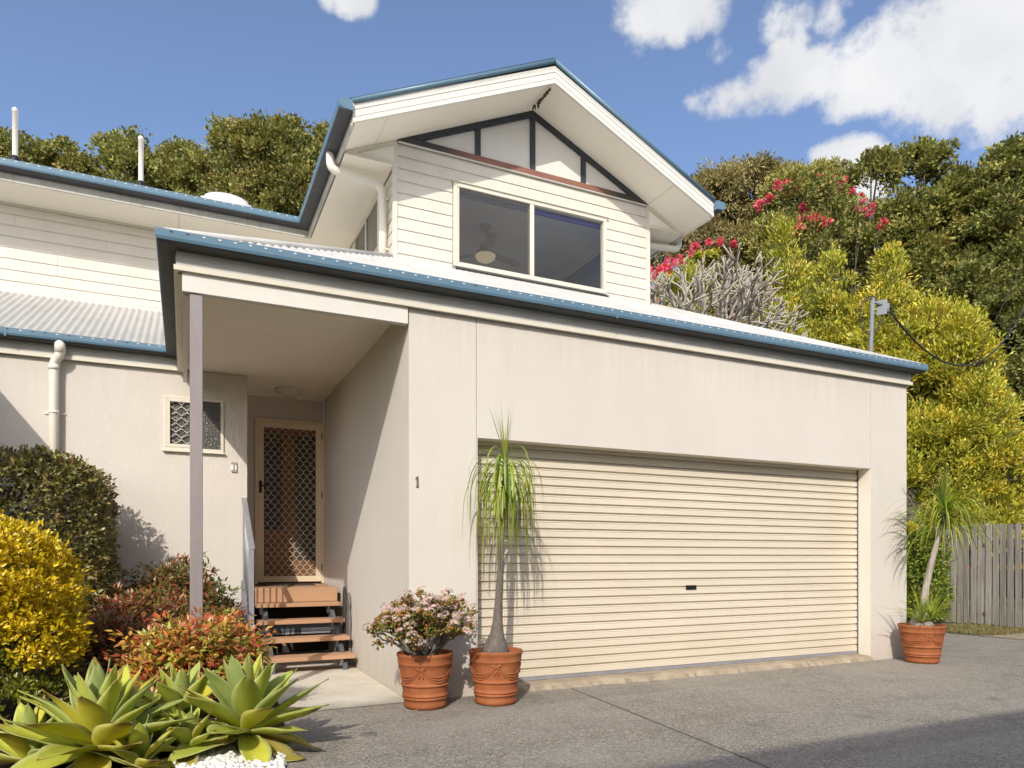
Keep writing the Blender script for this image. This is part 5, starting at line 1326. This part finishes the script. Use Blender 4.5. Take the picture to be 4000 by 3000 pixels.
bougain('bougainvillea.001','scattered red bougainvillea heads high among the dark trees right of the gable',(14.2,8.3,0),
    [(13.0,8.5,11.2,0.34,0.16,.9),(12.6,8.7,10.85,0.22,0.16,.6),(14.3,8.5,11.6,0.24,0.18,.6),(15.1,8.5,11.85,0.26,0.16,.7),(14.6,8.6,11.45,0.16,0.14,.4),(15.9,8.2,11.15,0.28,0.14,.5),(13.2,7.6,9.85,0.36,0.22,1.1),(12.9,7.8,9.75,0.2,0.12,.4),(13.6,8.2,10.7,0.18,0.10,.35),(16.2,8.0,10.6,0.18,0.12,.3),(15.6,8.3,11.5,0.12,0.22,.3)],32,
    [(13.4,8.3,10.9,0.6,0.5,0.4),(14.4,8.4,11.3,0.7,0.5,0.35),(13.4,7.8,9.6,0.6,0.5,0.5),(14.8,8.3,10.4,0.8,0.6,0.7)])

# --- bare frangipani
def frangipani():
    rs = random.Random(77); t = thing('frangipani', 'bare grey frangipani with stubby forked branches behind the garage roof', 'tree', (7.0,4.8,0))
    mb = MB()
    def grow(p, d, l, r, k):
        e = p + d*l; m = p.lerp(e, .5) + Vector((rs.uniform(-1,1),rs.uniform(-1,1),rs.uniform(0,1)))*l*0.10
        mb.tube([p, m, e], [r, r*0.93, r*0.9], 6, caps=(k == 0))
        if k == 0:
            mb.ell(e, (r*1.05,r*1.05,r*1.2), 6, 4); return
        n = rs.choice((2,2,3,3)) if k > 1 else rs.choice((2,3)); a0 = rs.uniform(0, 6.28)
        o = d.orthogonal().normalized(); q = d.cross(o)
        for i in range(n):
            a = a0 + 2*math.pi*i/n + rs.uniform(-.35,.35); sp = rs.uniform(.42,.85)
            nd = (d + (o*math.cos(a)+q*math.sin(a))*sp + Vector((0,0,0.14))).normalized()
            grow(e, nd, l*rs.uniform(.68,.95), max(r*0.78, 0.0125), k-1)
    b0 = Vector((7.0,4.8,0))
    mb.tube([b0, b0+Vector((0.05,0,2.0)), b0+Vector((0,0.05,4.15))], [0.13,0.115,0.10], 10)
    for a in range(7):
        an = a*2*math.pi/7 + 0.2; d = Vector((math.cos(an)*.62, math.sin(an)*.62, 0.85)).normalized()
        grow(b0+Vector((0,0.05,4.05+0.05*a)), d, 0.66, 0.052, 5)
    mb.build('branches', M['bark_fr'], t, fix=False)
frangipani()

# --- clipped shapes
def superbox(g, n, c, r, e=0.42, depth=0.10):
    """points just inside the skin of a rounded box, evenly over its faces (not the underside)"""
    r = np.array(r); A = np.array([r[1]*r[2], r[1]*r[2], r[0]*r[2], r[0]*r[2], r[0]*r[1]]); f = g.choice(5, size=n, p=A/A.sum())
    q = g.uniform(-1, 1, size=(n, 3)); ax = np.array([0,0,1,1,2])[f]; sg = np.array([-1,1,-1,1,1])[f]; q[np.arange(n), ax] = sg
    q = q/(np.sum(np.abs(q)**(2/e), axis=1, keepdims=True))**(e/2)
    N = nrm(np.sign(q)*np.abs(q)**(2/e-1)/r)
    return np.array(c)+q*r - N*(g.random((n,1))**1.6)*depth, N
def clipped(name, label, cat, c, r, ncl, per, L, W, cols, wts, seed, e=0.42, depth=0.14, rc=0.07, mat='leaf_gloss', twig=True, fine=True, group=None, up=0.2, lump=0.04):
    g = np.random.default_rng(seed); t = thing(name, label, cat, (c[0],c[1],0), group)
    mb = MB()
    for i in range(9):
        x = c[0]+g.uniform(-.6,.6)*r[0]; y = c[1]+g.uniform(-.6,.6)*r[1]
        mb.tube([(x*.6+c[0]*.4,y*.6+c[1]*.4,0.0),(x,y,c[2]*.7),(x+g.normal()*.1,y+g.normal()*.1,c[2]+r[2]*.8)],[0.025,0.018,0.005],6)
    if twig:
        Pq, Nq = superbox(g, 320, c, r, e, depth)
        for p, n_ in zip(Pq, Nq):
            p = Vector(p); n_ = Vector(n_); d = (n_*.4+Vector((g.normal(),g.normal(),abs(g.normal())))*.5).normalized()
            mb.tube([p-n_*0.18, p-n_*.04+d*.02, p+d*0.05],[0.005,0.0035,0.0015],4,caps=False)
    mb.build('stems', M['bark'], t, fix=False)
    Pc, Nc = superbox(g, ncl, c, r, e, depth)
    Pc = Pc + Nc*lump*np.sin(Pc[:,[0]]*7+Pc[:,[1]]*5)*np.cos(Pc[:,[2]]*6+1)
    cl = np.repeat(np.arange(ncl), per); q = randdir(g, len(cl))*(g.random((len(cl),1))**.5)
    P = Pc[cl]+q*rc; D = nrm(Nc[cl]*.55+q*.8+randdir(g,len(cl))*.5+np.array([0,0,up])); N = nrm(Nc[cl]*.8+np.array([0,0,.5])+randdir(g,len(cl))*.6)
    n = len(P); C = palette(g, ncl, cols, wts, .15)[cl]*.5+palette(g, n, cols, wts, .18)*.5
    leaves('foliage', P, D, N, L*(.6+.7*g.random(n)), W*(.7+.6*g.random(n)), C, M[mat], t, fine=fine)
    return t
DARKH = [(0.068, 0.078, 0.025), (0.149, 0.15, 0.042), (0.311, 0.26, 0.077), (0.405, 0.247, 0.126)]
clipped('clipped_hedge','tall clipped dark green hedge with a rounded top against the left rendered wall','hedge',(-3.55,2.05,1.05),(1.24,0.72,1.05),4600,10,0.046,0.024,DARKH,(3,4,3.4,.8),41,e=0.34,depth=0.20,rc=0.06)
GOLD = [(0.62,0.45,0.012),(0.74,0.54,0.016),(0.50,0.40,0.016),(0.26,0.27,0.02)]
def duranta():
    g = np.random.default_rng(42); t = thing('golden_shrub','rounded golden yellow shrub in the left foreground','shrub',(-2.95,0.0,0))
    mb = MB()
    for i in range(14):
        a = g.random()*6.28; x = -2.95+math.cos(a)*.4*g.random(); y = math.sin(a)*.4*g.random()
        mb.tube([(-2.95,0,0.02),(x,y,.4),(x*1.0+g.normal()*.1,y+g.normal()*.1,1.1)],[.02,.015,.004],5)
    mb.build('stems', M['bark'], t, fix=False)
    for nm, blobs, ncl, cols, w in (('golden_foliage', [(-3.0,0.0,0.93,.65,.64,.50),(-2.92,-0.1,.66,.60,.55,.38)], 3300, GOLD, (4,4,2,.7)),
                                   ('green_foliage', [(-2.88,-0.05,.42,.55,.5,.32),(-2.75,-.25,.22,.45,.35,.2)], 420, [(0.09,0.12,0.014),(0.18,0.20,0.016),(0.32,0.28,0.014)], (3,3,1))):
        P, D, N, cl = crown(g, blobs, ncl, 14, 0.055, shell=0.74, up=0.5, spread=1.1, skip=0.28, poke=0.10); n = len(P)
        leaves(nm, P, D, N, 0.036*(.6+.7*g.random(n)), 0.0165*(.7+.6*g.random(n)), palette(g, cl.max()+1, cols, w, .12)[cl]*.5+palette(g, n, cols, w, .15)*.5, M['leaf_gloss'], t, fine=True)
duranta()
clipped('clipped_hedge.001','low clipped green hedge with yellow new tips in front of the paling fence','hedge',(10.42,4.55,0.86),(0.46,2.12,0.90),3600,10,0.062,0.036,[(0.08,0.13,0.018),(0.17,0.24,0.026),(0.33,0.36,0.03)],(3,4,2),43,e=0.30,depth=0.14,rc=0.08,fine=False,twig=False)
# sprigs of yellow growth on that hedge
g = np.random.default_rng(44); P, D, N, cl = crown(g, [(9.98,2.85,1.70,.10,.30,.12),(9.95,2.95,1.36,.06,.2,.10),(9.98,2.95,1.5,.06,.12,.12)], 60, 16, .07, shell=.3); n = len(P)
leaves('yellow_tips', P, D, N, .06*(.6+.7*g.random(n)), .034*(.7+.6*g.random(n)), palette(g, n, GOLD, (4,4,2,1)), M['leaf_gloss'], bpy.data.objects['clipped_hedge.001'])

# --- nandina shrubs: leaves in flat sprays, red and lime
def nandina(name, label, blobs, ncl, cols, w, seed, per=15, rc=0.075):
    g = np.random.default_rng(seed); b0 = blobs[0]; t = thing(name, label, 'shrub', (b0[0],b0[1],0), 'red-leaved shrubs in the garden bed')
    mb = MB()
    for i in range(26):
        b = blobs[i % len(blobs)]; x = b[0]+g.normal()*b[3]*.45; y = b[1]+g.normal()*b[4]*.45
        mb.tube([(b[0]+g.normal()*.10,b[1]+g.normal()*.10,.02),(x*.5+b[0]*.5,y*.5+b[1]*.5,b[2]*.6),(x,y,b[2]+b[5]*.6)],[.007,.006,.003],5)
    mb.build('canes', M['bark_dark'], t, fix=False)
    P, D, N, cl = crown(g, blobs, ncl, per, rc, shell=0.5, up=0.1, droop=0.05, spread=1.3, poke=0.75, skip=0.22); n = len(P)
    N = nrm(N*.7+np.array([0,-.3,.6]))
    leaves('foliage', P, D, N, 0.056*(.6+.7*g.random(n)), 0.022*(.7+.6*g.random(n)), palette(g, cl.max()+1, cols, w, .15)[cl]*.55+palette(g, n, cols, w, .2)*.45, M['leaf_gloss'], t, fine=True)
NB = [(0.48,0.075,0.045),(0.60,0.20,0.055),(0.62,0.38,0.055),(0.42,0.42,0.05),(0.16,0.22,0.035)]
ND = [(0.26,0.05,0.03),(0.30,0.13,0.045),(0.20,0.17,0.04),(0.10,0.13,0.03)]
nandina('nandina_shrub','bright red and lime nandina in the sun in front of the porch post',[(-1.64,-0.02,.42,.36,.34,.25),(-1.34,0.10,.42,.19,.24,.18),(-1.83,-0.10,.32,.22,.26,.22)],640,NB,(4,3,2,3,4),51)
nandina('nandina_shrub.001','taller dark red and green nandina against the wall behind the porch post',[(-1.72,2.15,.74,.34,.36,.32),(-1.52,2.2,.55,.28,.34,.30),(-2.05,2.1,.62,.32,.34,.28)],520,ND+[(0.10,0.15,0.03)],(2,3,3,4,3),52)
nandina('nandina_shrub.002','shaded maroon nandina between the clipped hedge and the bright nandina',[(-2.05,1.15,.52,.36,.36,.32),(-2.25,0.70,.38,.30,.30,.28),(-1.75,1.25,.42,.30,.30,.30)],480,ND,(4,3,2,2),53)

# --- agaves: every leaf its own object
def agave(name, label, c, nleaf, L0, W0, seed, young=0.35, tilt=(0,0), lo=-0.22):
    rs = random.Random(seed); t = thing(name, label, 'agave', (c[0],c[1],0), 'soft green agaves in the garden bed')
    if c[2] > 0.05: MB().tube([(c[0],c[1],0.0),(c[0],c[1],c[2])],[0.045,0.05],10).build('stem', M['bark'], t)
    for i in range(nleaf):
        f = i/(nleaf-1)                      # 0 inner .. 1 outer
        az = i*2.39996 + rs.uniform(-.15,.15)
        el = (1.45 - (1.45-lo)*f**1.15) + rs.uniform(-.10,.10)
        L = L0*(0.86+0.20*min(1, f*1.8))*(1.0 if f < .7 else 1.0-0.5*(f-.7))*rs.uniform(.90,1.08); W = W0*(0.62+0.42*min(1,f*2))*rs.uniform(.92,1.1)
        bend = rs.uniform(-.12,.25)+0.55*f*rs.random() - (0.30 if f > .6 and rs.random() < .5 else 0)
        n, m = 13, 7; V = []; Cc = []
        hd = Vector((math.cos(az)+tilt[0]*.0, math.sin(az), 0)); sd_ = Vector((-math.sin(az), math.cos(az), 0)); roll = rs.uniform(-.3,.3)
        p = Vector(c) + hd*0.02*(0.3+f) + Vector((0,0,0.05*(1-f))); a = el
        age = max(0, f-0.55)*2.0*rs.random() + (0.6 if rs.random() < 0.22 else 0); dry = f > .8 and rs.random() < .3
        g1 = Vector((0.37,0.45,0.10)); g2 = Vector((0.54,0.58,0.075)); g3 = Vector((0.70,0.60,0.05)); g0 = Vector((0.36,0.45,0.18))
        mixc = rs.random()
        basec = g0.lerp(g1, min(1, f*2)).lerp(g2, mixc*0.9).lerp(g3, min(.9, age))
        if dry: basec = basec.lerp(Vector((0.33,0.19,0.07)), .6)
        for q in range(n):
            s = q/(n-1)
            wq = W*((0.50+0.50*math.sin(min(1,s/0.52)*math.pi/2)**1.3) if s < 0.52 else max(0.0, math.cos((s-0.52)/0.48*math.pi/2))**0.80)
            if s > .97: wq = W*0.012
            d = hd*math.cos(a)+Vector((0,0,1))*math.sin(a)
            up = (-hd*math.sin(a)+Vector((0,0,1))*math.cos(a))
            sr = sd_*math.cos(roll)+up*math.sin(roll)
            un = up*math.cos(roll)-sd_*math.sin(roll)
            for k in range(m):
                e = 2*k/(m-1)-1
                V.append(p + sr*(e*wq/2) + un*((e*e)*wq*0.20*(1-0.4*s) + (0.004*math.sin(s*9+e*3))))
                cc = basec.lerp(Vector((0.55,0.58,0.30)), 0.55 if abs(e) > .99 else 0.0)
                cc = cc.lerp(g3, 0.30*max(0, 1-abs(e)*1.4)*s*(1 if mixc > .4 else 0))
                t0 = .93 - .22*min(1, age)
                if s > t0: cc = cc.lerp(Vector((0.24,0.11,0.05)), min(1,(s-t0)/.08)*(0.4+0.6*min(1,age)))
                Cc.append(cc)
            p = p + d*(L/(n-1)); a -= bend/(n-1)*(0.4+1.2*s)
        V = np.array([tuple(v) for v in V]); V[:,2] = np.maximum(V[:,2], 0.012+0.004*rs.random()); Cc = np.clip(np.array([tuple(v) for v in Cc]), .005, .9)
        F = np.array([(q*m+k, q*m+k+1, (q+1)*m+k+1, (q+1)*m+k) for q in range(n-1) for k in range(m-1)])
        # give the blade a thickness: an under-surface joined round the rim
        Vb = V.copy(); Nn = np.zeros_like(V)
        for q in range(n):
            for k in range(m):
                i0 = q*m+k; du = V[min(q+1,n-1)*m+k]-V[max(q-1,0)*m+k]; dv_ = V[q*m+min(k+1,m-1)]-V[q*m+max(k-1,0)]
                nn_ = np.cross(du, dv_); l_ = np.linalg.norm(nn_); Nn[i0] = nn_/l_ if l_ > 1e-12 else (0,0,1)
        thick = np.repeat(np.array([0.010*(1-s/(n-1))**0.7+0.002 for s in range(n)]), m)[:,None]*np.tile(np.array([0.25,.7,.95,1,.95,.7,.25]), n)[:,None]
        s_ = 1 if np.mean((Nn*np.array([0,0,1])).sum(1)) > 0 else -1
        Vb = V - Nn*s_*thick
        K = n*m; Fb = F[:, ::-1]+K
        rim = [q*m for q in range(n)] + [(n-1)*m+k for k in range(1,m)] + [q*m+m-1 for q in range(n-2,-1,-1)] + [k for k in range(m-2,0,-1)]
        Fr = np.array([(rim[i2], rim[(i2+1)%len(rim)], rim[(i2+1)%len(rim)]+K, rim[i2]+K) for i2 in range(len(rim))])
        mesh_np('leaf', np.concatenate([V,Vb]), [np.concatenate([F,Fb,Fr])], M['agave'], t, np.concatenate([Cc,Cc*0.92]), smooth=True)
agave('agave','largest pale green agave rosette at the lower left corner',(-2.10,-1.22,0.14),42,0.50,0.165,61,lo=-0.42)
agave('agave.001','agave rosette nearest the drive, beside the white pebbles',(-1.345,-1.13,0.135),40,0.48,0.155,62,lo=-0.40)
agave('agave.002','small upright agave standing behind the two big rosettes',(-1.69,-0.90,0.20),15,0.33,0.125,63,lo=0.15)
agave('agave.003','small yellowish agave low in front between the two big rosettes',(-1.66,-1.27,0.10),16,0.25,0.105,64,lo=-0.1)
agave('agave.004','low agave half hidden at the bottom edge under the largest rosette',(-1.90,-1.38,0.06),14,0.28,0.115,65,lo=-0.05)

agave('agave.005','low agave cut off by the left edge beside the largest rosette',(-2.44,-1.02,0.06),18,0.34,0.11,66,lo=-0.3)
# --- white pebbles at the edge of the bed
b = MB(); rs = random.Random(70)
for i in range(1500):
    x = rs.uniform(-1.72,-1.035); y = rs.uniform(-1.74,-1.02)
    if x > -1.008+0.11*min(0,y): continue
    r = rs.uniform(.010,.021); m = Matrix.Rotation(rs.uniform(0,6.28),3,'Z') @ Matrix.Rotation(rs.uniform(-.5,.5),3,'X')
    b.ell((x,y,0.05*min(1,max(0,(-0.992+0.11*min(0,y)-x)/.30))+rs.uniform(0.004,.022)),(r*1.25,r,r*.72),7,4,m)
o = b.build('white_pebbles', M['pebble'], None, kind='stuff', fix=False); tag(o, 'bed of smooth white pebbles under the agave at the drive edge', 'pebbles', kind='stuff')

# --- ponytail palms
def palm(name, label, base, trunk, rad, crownc, nl, Lr, seed, spikes, tuft=None, droop=1.0, bulb=None):
    rs = random.Random(seed); g = np.random.default_rng(seed)
    t = thing(name, label, 'ponytail palm', base, 'ponytail palms in pots')
    mb = MB(); mb.tube(trunk, rad, 14); mb.build('trunk', M['bark_pale'] if seed % 2 else M['bark'], t, fix=False)
    V = []; F = []; Cc = []
    def strap(p, az, el, L, w, grav, cols):
        n = 12; d = Vector((math.cos(az)*math.cos(el), math.sin(az)*math.cos(el), math.sin(el))); p = Vector(p)
        tw = rs.uniform(-.6,.6); o = len(V); dirn = d.copy(); c0, c1 = cols
        for q in range(n):
            s = q/(n-1); sd_ = dirn.cross(Vector((0,0,1)))
            if sd_.length < .05: sd_ = Vector((-math.sin(az), math.cos(az), 0))
            sd_.normalize(); up = sd_.cross(dirn).normalized(); sd_ = sd_*math.cos(tw*s)+up*math.sin(tw*s)
            ww = w*(1.0 if s < .5 else max(.08, 1-(s-.5)*1.9))
            V.append(tuple(p-sd_*ww/2)); V.append(tuple(p+sd_*ww/2))
            cc = Vector(c0).lerp(Vector(c1), s**3); Cc.append(tuple(cc)); Cc.append(tuple(cc))
            p = p + dirn*(L/(n-1)); dirn = (dirn + Vector((0,0,-1))*grav*(0.25+s)*2.2/(n-1)).normalized()
        for q in range(n-1): F.append((o+2*q, o+2*q+1, o+2*q+3, o+2*q+2))
    G = [(0.22,0.33,0.035),(0.31,0.41,0.045),(0.15,0.24,0.035),(0.40,0.45,0.06)]
    T = [(0.20,0.27,0.04),(0.42,0.30,0.06),(0.35,0.22,0.07)]
    c = Vector(crownc)
    for i in range(nl):
        f = rs.random()
        el = rs.uniform(0.1,1.2)*(1-.5*f); az = rs.uniform(0,6.283)
        strap(c+Vector((0,0,-0.30*f)), az, el, Lr*rs.uniform(.65,1.1), rs.uniform(.011,.017), droop*rs.uniform(.8,1.6)*(0.8+0.5*f), (rs.choice(G), rs.choice(T)))
    for i in range(spikes):
        strap(c+Vector((0,0,0.02)), rs.uniform(0,6.283), rs.uniform(1.2,1.54), Lr*rs.uniform(.35,.62), rs.uniform(.006,.010), rs.uniform(.02,.12), ((0.26,0.30,0.04),(0.38,0.34,0.12)))
    if tuft:
        for (x,y,z,k,l) in tuft:
            for i in range(k): strap((x,y,z), rs.uniform(0,6.283), rs.uniform(.35,1.4), l*rs.uniform(.5,1.1), rs.uniform(.010,.015), rs.uniform(.25,.9), (rs.choice(G), rs.choice(T)))
    mesh_np('leaves', np.array(V), [np.array(F)], M['strap'], t, np.array(Cc), kind='stuff')
    return t
px_, py_ = 0.63, -0.345
palm('ponytail_palm','tall thin ponytail palm with a drooping mop in front of the roller door',(px_,py_,0.40),
    [(px_,py_,.385),(px_,py_,.44),(px_+.005,py_,.50),(px_+.012,py_,.56),(px_+.018,py_,.66),(px_+.028,py_,.85),(px_+.045,py_,1.13),(px_+.062,py_,1.5),(px_+.085,py_,1.92)],
    [.125,.112,.085,.058,.042,.031,.024,.020,.017],(px_+.088,py_,1.99),135,0.80,82,18,droop=7.0)
qx, qy = 5.93, -0.345
palm('ponytail_palm.001','leaning ponytail palm with green tufts at its base by the right garage corner',(qx,qy,0.40),
    [(qx,qy,.385),(qx,qy,.45),(qx+.01,qy-.005,.52),(qx+.02,qy-.01,.60),(qx+.04,qy-.02,.84),(qx+.095,qy-.045,1.12),(qx+.165,qy-.08,1.40),(qx+.215,qy-.10,1.55),(qx+.235,qy-.11,1.72)],
    [.135,.12,.085,.046,.036,.032,.028,.025,.021],(qx+.238,qy-.112,1.80),210,0.78,83,44,
    tuft=[(qx-.10,qy-.07,.46,60,.52),(qx+.10,qy-.02,.47,40,.44),(qx+.02,qy-.11,.48,44,.42)],droop=1.5)

# --- flowering jade plant
def jade():
    rs = random.Random(90); g = np.random.default_rng(90); cx, cy = 0.06, -0.27
    t = thing('jade_plant','jade plant covered in pale pink flower heads in the left terracotta pot','plant',(cx,cy,0.40))
    mb = MB(); tips = []
    def grow(p, d, l, r, k):
        e = p+d*l; e.y = min(e.y, -0.03)
        m = p.lerp(e,.5)+Vector((rs.uniform(-1,1),rs.uniform(-1,1),rs.uniform(-.5,1)))*l*.12
        mb.tube([p,m,e],[r,r*.88,r*.8],6,caps=False)
        if k == 0: tips.append((e,d)); return
        if k <= 2 and rs.random() < .55: tips.append((m+Vector((rs.uniform(-.02,.02),rs.uniform(-.02,.0),.01)),d))
        for i in range(rs.choice((2,2,3)) if k > 1 else 2):
            nd = (d+Vector((rs.uniform(-1,1),rs.uniform(-1,1),rs.uniform(-.45,.7)))*.75).normalized()
            grow(e, nd, l*rs.uniform(.66,.92), r*.72, k-1)
    for a in range(11):
        an = a*2*math.pi/11+rs.uniform(-.2,.2); d = Vector((math.cos(an)*rs.uniform(.5,1.25), math.sin(an)*.8, rs.uniform(.5,1.3))).normalized()
        grow(Vector((cx+math.cos(an)*.05,cy+math.sin(an)*.04,.39)), d, 0.145, 0.017, 4)
    mb.build('branches', M['bark'], t, fix=False)
    # rosettes of thick round leaves
    JC = [(0.19,0.27,0.035),(0.32,0.36,0.05),(0.36,0.25,0.045),(0.36,0.14,0.035)]
    V=[]; F=[]; Cc=[]
    for (p, d) in tips:
        for i in range(rs.choice((6,8,9))):
            ax = Vector((rs.gauss(0,1),rs.gauss(0,1),rs.gauss(0.2,.8))).normalized(); q = Vector(p)+ax*0.012; q.y = min(q.y,-0.012)
            sd_ = ax.cross(Vector((rs.gauss(0,1),rs.gauss(0,1),rs.gauss(0,1)))).normalized(); nn = ax.cross(sd_)
            l = rs.uniform(.026,.042); w = l*.78; c = rs.choice(JC); o = len(V)
            ring = [(0,0),(.28,.30),(.62,.5),(.88,.36),(1.0,0),(.88,-.36),(.62,-.5),(.28,-.30)]
            for (a_, b_) in ring: V.append(tuple(q+ax*l*a_+sd_*w*b_+nn*0.004)); k = 1.0 if a_ < .85 else 1.0; Cc.append(tuple(Vector(c).lerp(Vector((.34,.07,.03)), .5 if a_ > .85 else 0)))
            V.append(tuple(q+ax*l*.55+nn*0.010)); Cc.append(c); V.append(tuple(q+ax*l*.55-nn*0.002)); Cc.append(c)
            for i2 in range(8): F.append((o+i2,o+(i2+1)%8,o+8)); F.append((o+(i2+1)%8,o+i2,o+9))
    mesh_np('leaves', np.array(V), [np.array(F)], M['leaf_gloss'], t, np.array(Cc), kind='stuff', smooth=True)
    # flower heads: domes of tiny stars; three shapes shared by all heads
    protos = []
    for q in range(3):
        P = []; D = []; N = []
        gg = np.random.default_rng(100+q); k = 46
        for i in range(k):
            u = randdir(gg,1)[0]; u[2] = abs(u[2])*.9; c = u*np.array([.042,.042,.030])*(0.75+.3*gg.random())
            a0 = gg.random()*6.28; o = np.cross(u,[.3,.5,.8]); o /= np.linalg.norm(o); r_ = np.cross(u,o)
            for s in range(5):
                a = a0+s*1.2566; P.append(c); D.append(o*math.cos(a)+r_*math.sin(a)+u*.35); N.append(u)
        n = len(P); C = palette(gg, n, [(0.72,0.58,0.56),(0.78,0.68,0.66),(0.60,0.40,0.40),(0.50,0.30,0.24)], (4,4,2,1), .08)
        protos.append((np.array(P),np.array(D),np.array(N),n,C))
    heads = [tp for tp in tips if tp[0].z > .50]; rs.shuffle(heads)
    heads.sort(key=lambda h: -(h[0].z + 0.25*abs(h[0].x-cx) - 0.35*(h[0].y-cy) + rs.uniform(-.25,.25)))
    ps = []
    for i, (p, d) in enumerate(heads[:115]):
        if i < 3:
            P,D,N,n,C = protos[i]
            o = leaves('flower_head', P+np.array(wloc(t)), D, N, np.full(n,.011), np.full(n,.0055), C, M['petal'], t, kind=None); ps.append(o)
        else:
            o = ps[i%3].copy(); COL.objects.link(o); o.parent = t
        q = p + d*0.025+Vector((0,-.01,.022)); q.y = min(q.y,-0.05); o.location = q - wloc(t)
        o.rotation_euler = (rs.uniform(-.4,.6),rs.uniform(-.5,.5),rs.uniform(0,6.28)); s = rs.uniform(.75,1.15); o.scale = (s,s,s)
jade()
# a patch of grass at the foot of the fence
g = np.random.default_rng(95); n = 5200
P = np.stack([9.3+1.5*g.random(n)**1.2, 0.95+1.25*g.random(n), np.full(n,.004)],1); keep = (P[:,1] < 2.2) & (P[:,0]-9.2 > (1.35-P[:,1])*0.5); P = P[keep]; n = len(P)
o = leaves('grass_patch', P, randdir(g,n)*.6+np.array([0,0,1.0]), randdir(g,n), .055*(.5+g.random(n)), np.full(n,.008), palette(g,n,[(.20,.19,.07),(.28,.25,.10),(.34,.29,.14)]), M['leaf'], None)
tag(o, 'thin strip of dry grass between the drive and the fence', 'grass', kind='stuff')
